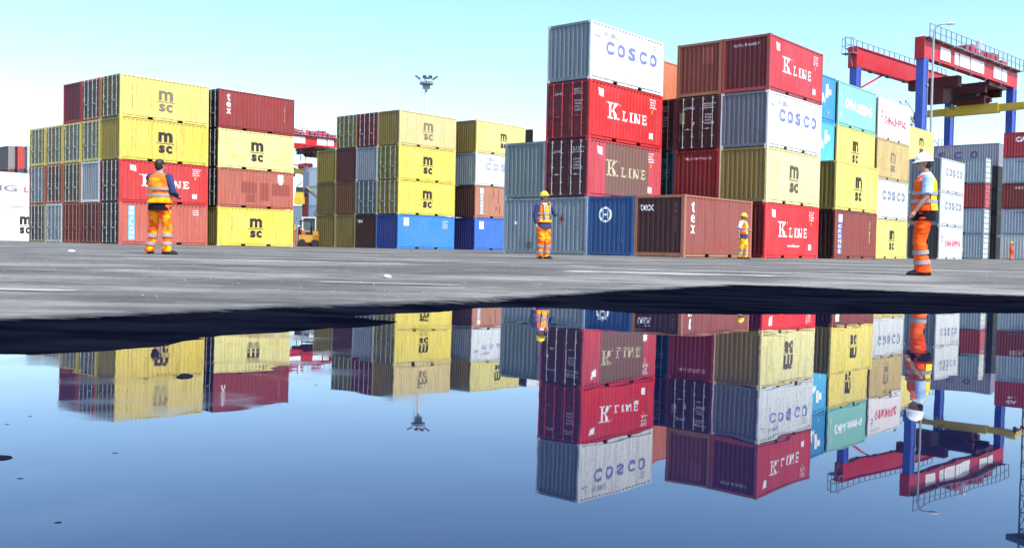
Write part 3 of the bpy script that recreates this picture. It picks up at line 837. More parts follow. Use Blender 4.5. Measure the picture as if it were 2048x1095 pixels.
CS(a1, b1+2.46, 3, MAROON, 'door', m_doorcodes(20, (.75, .74, .76))+[('door', [PG((.86, 1.35), (.96, 1.15), (1.06, 1.35))], (.7, .3, .3)), ('door', [RC(.20, 1.3, .5, 1.85)], (.18, .17, .06)), ('door', [RC(.9, 1.95, 1.02, 2.1)], (.2, .2, .45))], 'dark maroon doors with four bright white locking bars', endc=(.075, .010, .016))
CS(a1, b1+2.46, 4, (.45, .10, .05), 'wall', [('end', [RC(1.4, 1.5, 1.95, 2.3)], (.22, .04, .03), .003)], 'rusty orange red ribbed container left of the topmost right red', endc=(.38, .055, .03), rust=.6, framec=(.30, .12, .05))
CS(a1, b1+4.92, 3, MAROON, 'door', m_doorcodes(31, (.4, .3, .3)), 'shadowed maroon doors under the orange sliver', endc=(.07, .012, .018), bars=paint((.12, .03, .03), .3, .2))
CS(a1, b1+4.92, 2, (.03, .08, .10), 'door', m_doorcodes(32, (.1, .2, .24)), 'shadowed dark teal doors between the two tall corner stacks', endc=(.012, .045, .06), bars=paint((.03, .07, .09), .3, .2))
CS(a1, b1+7.38, 4, (.62, .19, .08), 'wall', [], 'orange container sliver between the two tall corner stacks', endc=(.4, .1, .05))
for (bb, rr) in ((2.46, (1,)), (4.92, (1,)), (7.38, (1, 2, 3))):
    for r in rr: CS(a1, b1+bb, r, (.25, .05, .04), 'wall', [], 'container hidden behind the low brown red and tall corner stacks', group='hidden containers behind the tall stacks')
a2, b2 = 49.30, 19.85
CS(a2, b2, 1, (.24, .046, .034), 'wall', m_stripe('CRONOS', (.10, .11, .45), WHT, .50, .50, True)+[('side', vcode(5.0, .9, 2.1, .07, 3), (.7, .5, .3))], 'brown red container with a blue lettered strip at ground level', endc=(.035, .006, .008))
CS(a2, b2, 2, (.76, .62, .13), 'wall', m_msc(seed=61, u=3.2), 'yellow container directly on the blue striped brown red one', endc=(.34, .27, .08))
a3, b3 = 54.85, 22.1
for r in (1, 2): CS(a3, b3, r, YEL, 'wall', [], 'container hidden behind the yellow and brown red pair', group='hidden containers behind the yellow and brown red pair')
CS(a3, b3, 3, (.76, .61, .14), 'wall', m_msc(seed=63, u=2.9), 'yellow container directly under the pale green one', endc=(.10, .03, .02))
CS(a3, b3, 4, (.22, .50, .43), 'wall', [('side', [T('CHINA', 1.15, 1.10, .62, 1.75, .04), T('SHIPPING', 3.1, 1.0, .62, 2.3, .04)]+[T(ch, .42, 2.1-.2*i, .15, .14, .01) for i, ch in enumerate('CHINASHIP')], WHT)], 'pale green container with white lettering atop the receding row', endc=(.02, .05, .05), dirt=.2)
for r in (1, 2): CS(48.35, 22.1, r, (.05, .2, .4), 'wall', [], 'container hidden below the two blue ones', group='hidden containers below the blue pair')
for r, cc in ((3, (.06, .38, .66)), (4, (.035, .25, .50))):
    CS(48.35, 22.1, r, cc, 'wall', [('side', [T('TRITON', 2.3, 1.0, .55, 2.4, .05), RC(4.75, 1.35, 5.05, 2.1), RC(4.95, 1.55, 5.45, 1.85), RC(5.1, .5, 5.25, .6)], WHT)],
       'deep blue container beside the topmost right red' if r == 4 else 'lighter blue container, lower of the blue pair', dirt=.15, rust=.1)
a4, b4 = 61.92, 22.3
CS(a4, b4, 1, (.76, .61, .14), 'wall', m_msc(seed=71, u=3.2), 'yellow container at ground level under the white lettered one, behind white helmet', endc=(.10, .08, .04))
CS(a4, b4, 2, (.56, .57, .56), 'wall', m_cosco(c=(.16, .19, .26), small=False), 'white container sandwiched between tan and yellow ones', endc=(.2, .2, .2))
CS(a4, b4, 3, (.52, .38, .15), 'wall', m_msc(seed=73, u=3.0, faded=True, sc=.9), 'tan container under the white one with red lettering', endc=(.12, .08, .04))
logo = [T('S', .62, 1.35, .5, .32, .02), RC(.55, .75, .6, 1.0), RC(.55, 1.95, .9, 2.0)]
CS(a4, b4, 4, (.74, .70, .68), 'wall', [('side', logo, (.25, .15, .18)), ('side', [T('CHINA SHIPPING', 1.2, 1.02, .48, 4.1, .03)], (.65, .04, .07)), ('side', [T('HOT LINE', .6, 2.2, .12, 1.6, 0)], (.4, .38, .38))], 'off white container with red lettering in the top of the receding row', endc=(.15, .12, .1), dirt=.2)
a5, b5 = 76.98, 22.82
CS(a5, b5, 1, (.56, .55, .54), 'wall', [('side', logo, (.25, .2, .2)), ('side', [T('CHINA SHIPPING', 1.5, 1.02, .46, 3.9, .03)], (.65, .04, .09))], 'white container with red lettering at ground right of the white helmeted worker', endc=(.10, .09, .08), rust=.5)
CS(a5, b5, 2, (.56, .57, .56), 'wall', m_cosco(c=(.16, .19, .26), small=False), 'white lettered container beside the vest of the white helmeted worker', endc=(.32, .38, .42))
CS(a5, b5, 3, (.56, .57, .56), 'wall', m_cosco(c=(.20, .22, .28), small=False), 'white lettered container above and right of the white helmet', endc=(.32, .38, .42))
for r in (1, 2, 3): CS(a5, b5+2.46, r, YEL, 'wall', [], 'container hidden behind the white helmeted worker below a yellow one', endc=(.3, .35, .38), group='hidden containers behind the white helmeted worker')
CS(a5, b5+2.46, 4, (.76, .62, .16), 'wall', m_msc(seed=81, u=3.0), 'yellow container right above the white helmet', endc=(.4, .3, .1))
# distant stacks standing crosswise
p = pix(1966.5, 500, 98)
def endmarks(c=(.35, .36, .36)):
    return []
doorgrid = (.62, .64, .62)
R6 = [((.30, .35, .38), 'grey crosswise container, lowest of the narrow stack at right'), ((.28, .34, .38), 'grey crosswise container, second up in the narrow stack at right'), ((.30, .03, .03), 'red crosswise container in the narrow stack at right'), ((.26, .32, .34), 'grey crosswise container topping the narrow stack at right')]
def crossbars(root, L):
    """locking bars and cam rods on the lit far end"""
    s = MB(); h = L/2
    for u in (.42, .93, 1.50, 2.02):
        s.tube([(h+.02, W/2-u, .12), (h+.02, W/2-u, H-.1)], .02, 6)
    for z in (.55, 1.1, 1.7, 2.2): s.box(h-.01, h+.012, -W/2+.15, W/2-.15, z, z+.05)
    s.build('locking_bar', GALV, root)
for r, (c, lab) in enumerate(R6):
    mk = [('side', [RC(3.9, .8, 4.15, 1.15)], (.7, .6, .05))] if r == 0 else []
    o = CP(p.x, p.y, r+1, c, mk, lab, rust=.2); 
    ef = [q for q in o.children if q.name.startswith('end_wall')]
    mm = paint((.75, .78, .74) if r != 2 else (.62, .05, .06), .3, .2)
    for q in ef:
        if not q.material_slots[0].link == 'OBJECT':
            q.material_slots[0].link = 'OBJECT'
        q.material_slots[0].material = mm
    crossbars(o, L20)
ang = math.atan2(-BX.y, -BX.x)
p7 = pix(2000, 500, 98.5); near7 = Vector((p7.x, p7.y, 0)) - BX*L40
R7 = [((.42, .44, .43), [], 'light grey crosswise container behind the distant orange worker'), ((.27, .32, .37), [('side', [T('HAMBURG SUD', 1.2, 2.1, .22, 3.2, .02)], (.08, .10, .25))], 'slate crosswise container, second up at the right edge'), ((.17, .02, .02), [('side', [T('MOL', 1.2, 2.0, .25, 1.4, .03)], (.5, .35, .3))], 'oxblood crosswise container, third up at the right edge'), ((.28, .34, .40), [('side', [T('HAMBURG SUD', 1.2, 2.1, .22, 3.2, .02)], (.08, .10, .30))], 'steel blue crosswise container, fourth up at the right edge'), ((.36, .015, .03), [('side', [T('CA', 1.1, 1.6, .5, 1.0, .05)], WHT)], 'crimson container topping the right edge stack')]
for r, (c, mk, lab) in enumerate(R7):
    CP(near7.x, near7.y, r+1, c, mk, lab, L=L40, rust=.2)
p8 = pix(1999, 300, 107)
lets = [T(ch, 2.2+1.75*i, .95, .85, .80, .035) for i, ch in enumerate('COSCO')]
CP(p8.x, p8.y, 5, (.30, .28, .33), [('side', lets, (.07, .06, .22))], 'long lilac grey lettered container bridging high behind the narrow stack', L=L40)
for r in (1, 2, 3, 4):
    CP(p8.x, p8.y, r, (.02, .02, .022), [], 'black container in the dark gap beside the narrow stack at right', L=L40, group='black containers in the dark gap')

# ---- things in the gap between left and middle blocks
def gapc(px, D, row, c, mk, lab, L=L40, dirt=.2):
    q = pix(px, 480, D); CP(q.x, q.y, row, c, mk, lab, L=L, dirt=dirt)
q = pix(700, 480, 118)
c2 = [T(ch, 4.4+1.15*i, 1.2, .62, .6, .03) for i, ch in enumerate('COSCO')]
gapc(706, 118, 2, (.34, .40, .44), [('side', c2, (.06, .07, .14))], 'grey blue lettered container in the gap left of the mustard ends')
gapc(706, 118, 1, (.26, .30, .30), [], 'grey container at ground level behind the parked tractor')
gapc(728, 121, 3, (.38, .44, .50), [], 'grey container in the gap, above the lettered one')
gapc(728, 121, 4, (.46, .50, .54), [], 'pale grey container topmost in the gap left of the mustard ends')

# ------------------------------------------------------------------ gantry crane
RED = paint((.50, .008, .010), .15, .1, .4); DRED = paint((.075, .004, .008), .3, .2, .5); CBLUE = paint((.04, .085, .42), .15, .08, .4)
PANEL = simple('white_panel', (.85, .85, .85), .5, vary=.05); CY = paint((.62, .42, .02), .2, .15, .45)
DLAMP = simple('dark_lamp', (.05, .05, .055), .5)
def gantry(M, label, group=None, Hc=22.3, S=24.0, Wb=7.2):
    root = empty('gantry_crane', M); tag(root, label, 'gantry crane', group)
    gd = 2.0
    for gi, y in enumerate((0, Wb)):
        s = MB(); s.box(-.55, S+.55, y-.42, y+.42, Hc-gd, Hc)
        s.box(-.75, -.55, y-.5, y+.5, Hc-gd-.15, Hc+.08)
        s.box(-.55, S+.55, y-.55, y+.55, Hc-.06, Hc+.04)
        g = s.build('girder', RED, root)
        for x in (0, S):
            l = MB(); l.v = []; 
            l.loft([(x, y, 2.2, .42, .32), (x, y, 8, .55, .38), (x, y, Hc-gd, .56, .40)], 4, ex=2)
            # turn the diamond section into a square one
            l.v = [(x+(vx-x)*.7071-(vy-y)*.7071*((.56)/(.40)) if False else vx, vy, vz) for vx, vy, vz in l.v]
            l2 = MB()
            for z0, z1, w0, w1, d0, d1 in ((2.2, Hc-gd, .44, .54, .32, .40),):
                n = len(l2.v)
                for z, wx, dy in ((z0, w0, d0), (z1, w1, d1)):
                    l2.v += [(x-wx, y-dy, z), (x+wx, y-dy, z), (x+wx, y+dy, z), (x-wx, y+dy, z)]
                l2.f += [(3,2,1,0), (4,5,6,7), (0,1,5,4), (1,2,6,5), (2,3,7,6), (3,0,4,7)]
            lg = l2.build('leg', CBLUE, root)
            c = MB()
            for z in (4.0, 8.5, 13, 17.5): c.box(x+.1, x+.5, y-.50, y-.40, z, z+.18)
            c.tube([(x+.3, y-.47, 2.4), (x+.3, y-.47, Hc-gd-.2)], .05, 6)
            c.build('conduit', STEEL, lg)
        # outer walkway and handrail
        yo = y-.95 if gi == 0 else y+.95
        wk = MB(); ys_ = sorted((y+(-.42 if gi == 0 else .42), yo)); wk.box(-.6, S+.9, ys_[0], ys_[1], Hc-.06, Hc+.02)
        for k in range(10): wk.box(k*S/9-.05, k*S/9+.05, ys_[0], ys_[1], Hc-.22, Hc-.06)
        wk.build('walkway', STEEL, root)
        rl = MB(); n = 20
        for k in range(n+1):
            x = -.6+(S+1.5)*k/n; rl.beam((x, yo, Hc), (x, yo, Hc+1.3), .075)
        for z in (.6, 1.28): rl.beam((-.6, yo, Hc+z), (S+.9, yo, Hc+z), .06)
        rl.build('handrail', simple('rail_grey', (.22, .24, .26), .5), root)
        for k in (2.5, 6.5, 10.5, 14.5, 19):
            lp = MB(); lp.box(k-.3, k+.3, y-.7, y-.3, Hc-gd-.35, Hc-gd-.18); lp.beam((k, y-.5, Hc-gd-.25), (k, y-.4, Hc-gd), .06)
            lp.build('floodlight', DLAMP, root)
    # white panels carrying markings on the near girder
    x = 3.1
    for w_, g_ in ((2.4, 1.1), (1.0, .3), (2.6, .3), (3.6, 2.8), (2.2, .3), (1.4, 0)):
        if x+w_ > S+.5: break
        s = MB(); s.box(x, x+w_, -.50, -.425, Hc-gd+.28, Hc-.42); pn = s.build('sign_panel', PANEL, root)
        t = MB()
        for i in range(3): t.box(x+w_*(.25+.25*i)-.03, x+w_*(.25+.25*i)+.03, -.512, -.503, Hc-gd+.5+.1*i, Hc-.6)
        t.build('marking', simple('panel_mark', (.35, .33, .35), .6), pn)
        x += w_+g_
    # machinery
    s = MB(); rnd = random.Random(3)
    for k in range(11):
        x = 10.5+k*1.05; s.box(x, x+rnd.uniform(.5, .95), -.3+rnd.uniform(0, .3), rnd.uniform(.6, 1.6), Hc+.05, Hc+rnd.uniform(.5, 1.35))
    s.tube([(12, .5, Hc+1.0), (20.5, .5, Hc+.9)], .16, 8); s.build('hoist_machinery', paint((.42, .03, .06), .4, .3), root)
    s = MB(); s.box(14.3, 14.8, .0, .4, Hc, Hc+2.1); s.build('exhaust_stack', PANEL, root)
    # end bay platform at the left end of the rear girder
    s = MB(); s.box(-1.5, -.55, Wb-.5, Wb+.9, Hc-.75, Hc-.66)
    for (x, y) in ((-1.45, Wb-.45), (-1.45, Wb+.85), (-.7, Wb+.85)): s.beam((x, y, Hc-.7), (x, y, Hc+.9), .05)
    for z in (.1, .9):
        s.beam((-1.45, Wb-.45, Hc-.02+z), (-1.45, Wb+.85, Hc-.02+z), .04); s.beam((-1.45, Wb+.85, Hc-.02+z), (-.6, Wb+.85, Hc-.02+z), .04)
    s.beam((-1.45, Wb, Hc-.75), (-.6, Wb, Hc-2.2), .09); s.build('end_platform', STEEL, root)
    s = MB(); s.beam((.4, Wb, Hc-gd-2.4), (6.0, Wb, Hc-gd-.1), .16); s.build('brace', RED, root)
    # trolley between the girders with hoist frame and cab
    tr = MB(); tr.box(16.8, 21.8, -.2, Wb+.2, Hc-gd-.55, Hc-gd-.10)
    for x in (17.0, 21.5): tr.box(x-.25, x+.25, .2, Wb-.2, Hc-gd-1.3, Hc-gd-.5)
    t = tr.build('trolley', DRED, root)
    hb = MB(); hb.box(17.9, 20.8, 1.8, 5.0, Hc-gd-1.9, Hc-gd-.6); hb.tube([(18.0, 1.5, Hc-gd-1.2), (18.0, 5.5, Hc-gd-1.2)], .55, 12); hb.tube([(20.6, 1.5, Hc-gd-1.2), (20.6, 5.5, Hc-gd-1.2)], .55, 12)
    hb.build('hoist_drum', simple('dark_machine', (.03, .025, .035), .5), t)
    s = MB(); s.box(10.8, 12.4, 2.4, 4.6, Hc-gd-2.9, Hc-gd-1.2); s.box(11.2, 12.2, 1.0, 6.6, Hc-gd-1.2, Hc-gd-.05); s.box(12.4, 13.4, 2.6, 4.0, Hc-gd-2.6, Hc-gd-1.1); s.build('machinery_house', DRED, root)
    s = MB(); s.box(13.42, 13.46, 2.7, 3.9, Hc-gd-2.4, Hc-gd-1.5); s.build('cab_window', simple('cab_glass', (.25, .32, .34), .15), root)
    fc = MB(); rn = random.Random(5)
    for k in range(7):
        x = 14.0+k*.42; dz = rn.uniform(1.5, 3.2); fc.tube([(x, 3.5, Hc-gd-.1), (x+.1, 3.5, Hc-gd-dz), (x+.28, 3.5, Hc-gd-dz), (x+.4, 3.5, Hc-gd-.1)], .03, 5)
    fc.build('festoon_cable', RUBBER, root)
    # sill beams and wheels
    for x in (0, S):
        s = MB(); s.box(x-.45, x+.45, -1.2, Wb+1.2, 1.3, 2.2); s.build('sill_beam', CBLUE, root)
        for y in (-.6, .8, Wb-.8, Wb+.6):
            k = MB(); k.tube([(x-.3, y, .78), (x+.3, y, .78)], .78, 20); k.build('wheel', RUBBER, root)
    # stair on the far legs
    s = MB(); A = Vector((14.5, Wb+1.2, Hc-4.8)); B = Vector((S-.2, Wb+1.2, Hc-9.2))
    for dy in (0, .7):
        s.beam(A+Vector((0, dy, 0)), B+Vector((0, dy, 0)), .10, .30)
        s.beam(A+Vector((0, dy, 1.1)), B+Vector((0, dy, 1.1)), .06)
        for k in range(9): q = A.lerp(B, k/8)+Vector((0, dy, 0)); s.beam(q, q+Vector((0, 0, 1.1)), .05)
    for k in range(20): q = A.lerp(B, (k+.5)/20); s.box(q.x-.13, q.x+.13, q.y, q.y+.7, q.z-.02, q.z+.02)
    s.box(S-.3, S+1.8, Wb+1.1, Wb+2.1, Hc-9.35, Hc-9.2)
    for (x, y) in ((S-.2, Wb+1.15), (S+.8, Wb+1.15), (S+1.75, Wb+1.15)): s.beam((x, y, Hc-9.3), (x, y, Hc-7.4), .06)
    s.beam((S-.2, Wb+1.15, Hc-7.4), (S+1.75, Wb+1.15, Hc-7.4), .05)
    s.build('stairway', STEEL, root)
    return root
def spreader(M, label, group=None, top=5.0):
    root = empty('container_spreader', M); tag(root, label, 'spreader', group)
    s = MB(); s.box(-3.0, 3.0, -.45, .45, -.1, 1.0); s.box(-6.1, 6.1, -.32, .32, .05, .85)
    for x in (-6.1, 6.1): s.box(x-.28, x+.28, -1.15, 1.15, .0, .55)
    s.build('beam', CY, root)
    s = MB(); s.box(-.9, .9, -.47, -.455, .25, .8); s.build('sign_panel', simple('pale_plate', (.5, .48, .55), .5), root)
    s = MB()
    for x in (-6.3, 6.3):
        for y in (-1.1, 1.1): s.beam((x, y, .3), (x+(.25 if x > 0 else -.25), y, -.35), .14); s.box(x-.12, x+.12, y-.12, y+.12, -.5, .0)
    s.build('corner_flipper', DRED, root)
    s = MB(); s.box(-1.6, 1.6, -.8, .8, 1.0, 1.9); s.box(-2.1, 2.1, -.3, .3, 1.2, 1.6); s.build('headblock', DRED, root)
    s = MB()
    for x in (-1.2, 1.2):
        for y in (-.6, .6): s.tube([(x, y, 1.8), (x*.8, y, top)], .05, 5)
    s.build('hoist_rope', RUBBER, root)
    return root
CA = R(43)
p = pix(1840, 300, 98)
gb = Vector((p.x, p.y, 0))
Mg = frame_at(gb.x, gb.y, CA, z=gz(gb.x, gb.y)-.05)
gantry(Mg, 'red and blue gantry crane rising behind the receding row at right')
cx = Mg @ Vector((18.6, 2.3, 16.9))
Ms = frame_at(cx.x, cx.y, CA+R(90), z=cx.z); 
spreader(Ms, 'yellow spreader beam hanging under the near gantry crane', top=3.6)
p = pix(478, 300, 186); Mg2 = frame_at(p.x, p.y, CA, z=gz(p.x, p.y))
gantry(Mg2, 'distant red gantry crane seen between the left and middle blocks')
cx = Mg2 @ Vector((17.0, 3.65, 15.0)); spreader(frame_at(cx.x, cx.y, CA+R(90), z=cx.z), 'small yellow spreader poking out left of the middle block', top=5)

# ------------------------------------------------------------------ lamp posts and masts
def lamp_post():
    p = pix(1861, 300, 87); M = frame_at(p.x, p.y, R(-20)); root = empty('lamp_post', M)
    tag(root, 'tall thin grey lamp post with curved top beside the gantry crane leg', 'lamp post')
    h = pix(1862, 50, 87).z - M.translation.z
    s = MB(); s.tube([(0, 0, 0), (0, 0, h*.5), (0, 0, h-.9), (.05, 0, h-.45), (.25, 0, h-.12), (.6, 0, h), (1.0, 0, h)], [.14, .11, .085, .08, .075, .07, .06], 10)
    s.build('pole', simple('pole_grey', (.42, .45, .47), .5, .2), root, True)
    s = MB(); s.sphere((1.35, 0, h), (.5, .2, .12)); s.build('lamp_head', simple('lamp_white', (.75, .78, .78), .4), root, True)
lamp_post()
def flood_mast():
    D = 128; p = pix(852, 300, D); M = frame_at(p.x, p.y, R(5), z=gz(p.x, p.y)); root = empty('floodlight_mast', M)
    tag(root, 'pale floodlight mast with a ring platform behind the middle block', 'light mast')
    zt = pix(856, 150, D).z-M.translation.z; zp = pix(856, 168, D).z-M.translation.z
    WP = simple('pale_mast', (.45, .47, .48), .5, vary=.05); DK = simple('dark_lamp', (.05, .055, .06), .5)
    s = MB(); s.tube([(0, 0, 0), (0, 0, zt-.6)], [.34, .17], 12); s.build('pole', WP, root, True)
    s = MB(); x = -.62
    s.beam((x, 0, 2), (x, 0, zp-.3), .05); s.beam((x+.36, 0, 2), (x+.36, 0, zp-.3), .05)
    z = 2.2
    while z < zp-.4: s.beam((x, 0, z), (x+.36, 0, z), .035); z += .6
    z = 4
    while z < zp-.5: s.beam((x+.3, 0, z), (0, 0, z), .05); z += 2.2
    s.build('ladder', LSTEEL, root)
    s = MB(); s.loft([(0, 0, zp-.12, .9, .9), (0, 0, zp+.06, .95, .95)], 20); s.box(-.5, .5, -.1, .1, zp-.7, zp-.1); s.build('platform', STEEL, root)
    s = MB()
    for k in range(10):
        t = k*math.pi/5; s.beam((.9*math.cos(t), .9*math.sin(t), zp), (.9*math.cos(t), .9*math.sin(t), zp+1.05), .035)
    s.build('guard_rail', LSTEEL, root)
    s = MB(); s.beam((-.9, 0, zt-.9), (.9, 0, zt-.9), .12); s.beam((0, -.9, zt-.9), (0, .9, zt-.9), .12)
    s.build('lamp_frame', STEEL, root)
    for (x, y, ry) in ((-1.15, 0, .6), (-.25, -.7, 0), (.5, -.7, 0), (1.15, 0, -.6), (0, .8, 0)):
        s = MB(); s.sphere((0, 0, 0), (.24, .24, .22)); s.box(-.26, .26, -.24, .2, -.22, .16)
        if abs(x) > 1: s = MB(); s.box(-.4, .4, -.2, .2, -.09, .09)
        o = s.build('floodlight', DK, root); o.location = (x, y, zt-.4); o.rotation_euler = (0, ry, 0)
flood_mast()
def lattice_mast():
    D = 125; p = pix(2088, 300, D); M = frame_at(p.x, p.y, R(10), z=gz(p.x, p.y)); root = empty('lattice_mast', M)
    tag(root, 'lattice steel mast just outside the right edge, seen mirrored in the puddle corner', 'lattice mast')
    s = MB(); hw = .95; Ht = 42; DK = simple('mast_steel', (.12, .13, .14), .6, .2)
    for x in (-hw, hw):
        for y in (-hw, hw): s.beam((x, y, 0), (x*.8, y*.8, Ht), .16)
    z = 1
    while z < Ht-2:
        k = 1-.2*z/Ht; a = hw*k; z2 = z+2.1; b = hw*(1-.2*z2/Ht)
        for (p0, p1) in (((-1, -1), (1, -1)), ((1, -1), (1, 1)), ((1, 1), (-1, 1)), ((-1, 1), (-1, -1))):
            s.beam((p0[0]*a, p0[1]*a, z), (p1[0]*a, p1[1]*a, z), .09); s.beam((p0[0]*a, p0[1]*a, z), (p1[0]*b, p1[1]*b, z2), .06)
        z = z2
    s.build('tower', DK, root)
    s = MB(); zp = 33.2; s.box(-1.9, 1.9, -1.9, 1.9, zp, zp+.9); s.build('platform', DK, root)
    s = MB()
    for k in range(6): s.box(-1.9+k*.66, -1.5+k*.66, -2.2, -1.95, zp+1.2, zp+1.7)
    s.build('floodlight', DK, root)
lattice_mast()

# ------------------------------------------------------------------ machines in the gap
def harbour_crane():
    D = 104; p = pix(610, 480, D); M = frame_at(p.x, p.y, 0, z=gz(p.x, p.y)); root = empty('mobile_crane', M)
    tag(root, 'mobile harbour crane with yellow house and grey mast in the left gap', 'mobile crane')
    k = D/F_PX
    s = MB(); s.box(-.28, .30, -.3, .3, 1.2, 5.6); s.build('tower', paint((.10, .01, .02), .3, .2), root)
    s = MB(); s.box(-1.05, .0, -.9, .9, 4.45, 5.2); s.box(-1.0, -.1, -.7, .7, 5.2, 5.75); s.build('machine_house', CY, root)
    s = MB(); s.box(-.25, .30, -.3, .3, 5.6, 8.0); s.tube([(.02, 0, 8.0), (.02, 0, 8.5)], .22, 8); s.build('mast', paint((.10, .13, .20), .3, .2), root)
    s = MB(); s.beam((-2.2, 0, 8.72), (.35, 0, 8.60), .10, .14); s.beam((0, 0, 8.5), (.02, 0, 8.7), .1); s.build('jib', RED, root)
    s = MB(); s.beam((.1, -.35, 6.4), (1.0, -.35, 5.5), .34); s.beam((1.0, -.35, 5.5), (1.9, -.35, 4.6), .26); s.build('boom', paint((.12, .13, .13), .3, .2), root)
    s = MB(); s.beam((.25, -.62, 6.35), (.75, -.62, 5.85), .10); s.build('hydraulic_ram', CY, root)
    s = MB(); s.box(-.95, -.3, -.5, .3, 5.75, 6.3); s.beam((-.9, -.3, 6.3), (-.3, -.3, 6.9), .1); s.build('engine', simple('dark_machine', (.03, .035, .035), .5), root)
    s = MB(); s.box(-1.6, 1.6, -1.1, 1.1, .6, 1.3); s.build('chassis', paint((.45, .12, .03), .4, .4), root)
    for x in (-1.1, 0, 1.1):
        s = MB(); s.tube([(x, -1.2, .5), (x, 1.2, .5)], .5, 14); s.build('wheel', RUBBER, root)
harbour_crane()
def terminal_tractor():
    D = 96; p = pix(620, 485, D); M = frame_at(p.x, p.y, R(180), z=gz(p.x, p.y)); root = empty('terminal_tractor', M)
    tag(root, 'white terminal tractor parked in the gap left of the mustard ends', 'tractor')
    WC = simple('tractor_white', (.72, .74, .74), .4); s = MB()
    for x in (-.75, .55):
        for y in (-.95, .95): s.beam((x, y, 1.3), (x, y, 2.75), .12)
    s.box(-.85, .65, -1.02, 1.02, 2.75, 2.87); s.box(-.85, .65, -1.02, 1.02, .9, 1.4); s.build('cab', WC, root)
    s = MB(); s.box(-.7, .5, -.93, .93, 1.4, 2.7); s.build('window', simple('tractor_glass', (.10, .14, .14), .15), root)
    s = MB(); s.box(-3.2, 1.6, -.55, .55, .62, .88); s.build('chassis', simple('chassis_black', (.05, .05, .05), .6), root)
    s = MB(); s.box(.65, 1.6, -.95, .95, .7, 1.3); s.build('bumper', paint((.5, .16, .04), .4, .4), root)
    for x in (1.1, -1.6, -2.6):
        s = MB(); s.tube([(x, -1.1, .5), (x, -.65, .5)], .5, 16); s.tube([(x, .65, .5), (x, 1.1, .5)], .5, 16); s.build('wheel', RUBBER, root)
terminal_tractor()
def trestle(px, D, lab, c, cat, name):
    p = pix(px, 488, D); M = frame_at(p.x, p.y, .3); root = empty(name, M); tag(root, lab, cat)
    s = MB()
    for x in (-.6, .6):
        for y in (-.3, .3): s.beam((x, y, 0), (x*.75, y*.6, 1.3), .09)
    s.build('leg', STEEL, root)
    s = MB(); s.box(-.8, .8, -.4, .4, 1.3, 1.42); s.build('top', paint(c, .4, .4), root)
trestle(626, 88, 'grey steel trestle standing left of the mustard ends', (.4, .3, .22), 'trestle', 'trestle')
def skid(px, D):
    p = pix(px, 489, D); root = empty('generator_skid', frame_at(p.x, p.y, .2)); tag(root, 'low orange generator skid beside the lowest yellow container', 'generator')
    s = MB(); s.box(-1.1, 1.1, -.6, .6, .0, .35); s.build('base', paint((.5, .2, .1), .4, .4), root)
    s = MB(); s.box(-.9, .3, -.5, .5, .35, 1.25); s.build('housing', paint((.62, .10, .02), .3, .3), root)
    s = MB(); s.box(.35, .95, -.4, .4, .35, .95); s.build('tank', simple('tank_pale', (.7, .62, .5), .5), root)
    s = MB(); s.tube([(-.6, 0, 1.25), (-.6, 0, 1.9)], .07, 8); s.sphere((-.2, 0, 1.4), (.45, .35, .18)); s.build('exhaust', CY, root)
skid(603, 84)

def forklift(px, D):
    p = pix(px, 489, D); root = empty('forklift', frame_at(p.x, p.y, R(200))); tag(root, 'small yellow forklift among the clutter beside the lowest yellow container', 'forklift')
    s = MB(); s.box(-.9, .6, -.5, .5, .35, .95); s.box(-1.05, -.5, -.5, .5, .5, 1.25); s.build('body', paint((.55, .27, .02), .6, .5), root)
    s = MB()
    for x, y in ((-.6, -.45), (-.6, .45), (.45, -.45), (.45, .45)): s.beam((x, y, .95), (x*.85, y, 2.05), .06)
    s.box(-.62, .45, -.5, .5, 2.05, 2.12); s.build('overhead_guard', RUBBER, root)
    s = MB()
    for y in (-.3, .3): s.beam((.72, y, .1), (.72, y, 2.4), .09)
    for z in (.5, 1.4, 2.35): s.beam((.72, -.3, z), (.72, .3, z), .07)
    s.build('mast', STEEL, root)
    s = MB(); s.box(.78, 1.75, -.3, -.2, .12, .17); s.box(.78, 1.75, .2, .3, .12, .17); s.build('fork', STEEL, root)
    for x in (-.65, .35):
        s = MB(); s.tube([(x, -.56, .3), (x, .56, .3)], .3, 14); s.build('wheel', RUBBER, root)
    s = MB(); s.box(-.45, .0, -.25, .25, .95, 1.2); s.box(-.5, -.4, -.25, .25, 1.2, 1.6); s.build('seat', RUBBER, root)
forklift(611, 78)

# ------------------------------------------------------------------ people
SKIN = simple('skin', (.42, .22, .15), .55, vary=.08); HAIR = simple('dark_hair', (.018, .012, .01), .6)
def cloth(name, c, c2=None, rough=.85, sc=5):
    m = bpy.data.materials.new(name); m.use_nodes = True; nt = m.node_tree; b = nt.nodes['Principled BSDF']
    tc = nd(nt, 'ShaderNodeTexCoord'); n = nd(nt, 'ShaderNodeTexNoise', i_Scale=float(sc), i_Detail=3.0); nt.links.new(tc.outputs['Object'], n.inputs['Vector'])
    nt.links.new(mixc(nt, ramp(nt, n.outputs[0], .44, .58), c, c2 or tuple(x*.8 for x in c)), b.inputs['Base Color'])
    b.inputs['Roughness'].default_value = rough; b.inputs['Specular IOR Level'].default_value = .2
    bp = nd(nt, 'ShaderNodeBump', i_Strength=.5, i_Distance=.02); nt.links.new(n.outputs[0], bp.inputs['Height']); nt.links.new(bp.outputs[0], b.inputs['Normal'])
    return m
HIVIS = cloth('orange_fabric', (.95, .125, .012), (.92, .065, .008)); HIYEL = cloth('yellow_fabric', (.85, .80, .03), (.90, .60, .02))
HIMIX = cloth('vest_fabric', (.95, .42, .012), (.95, .13, .01), sc=4)
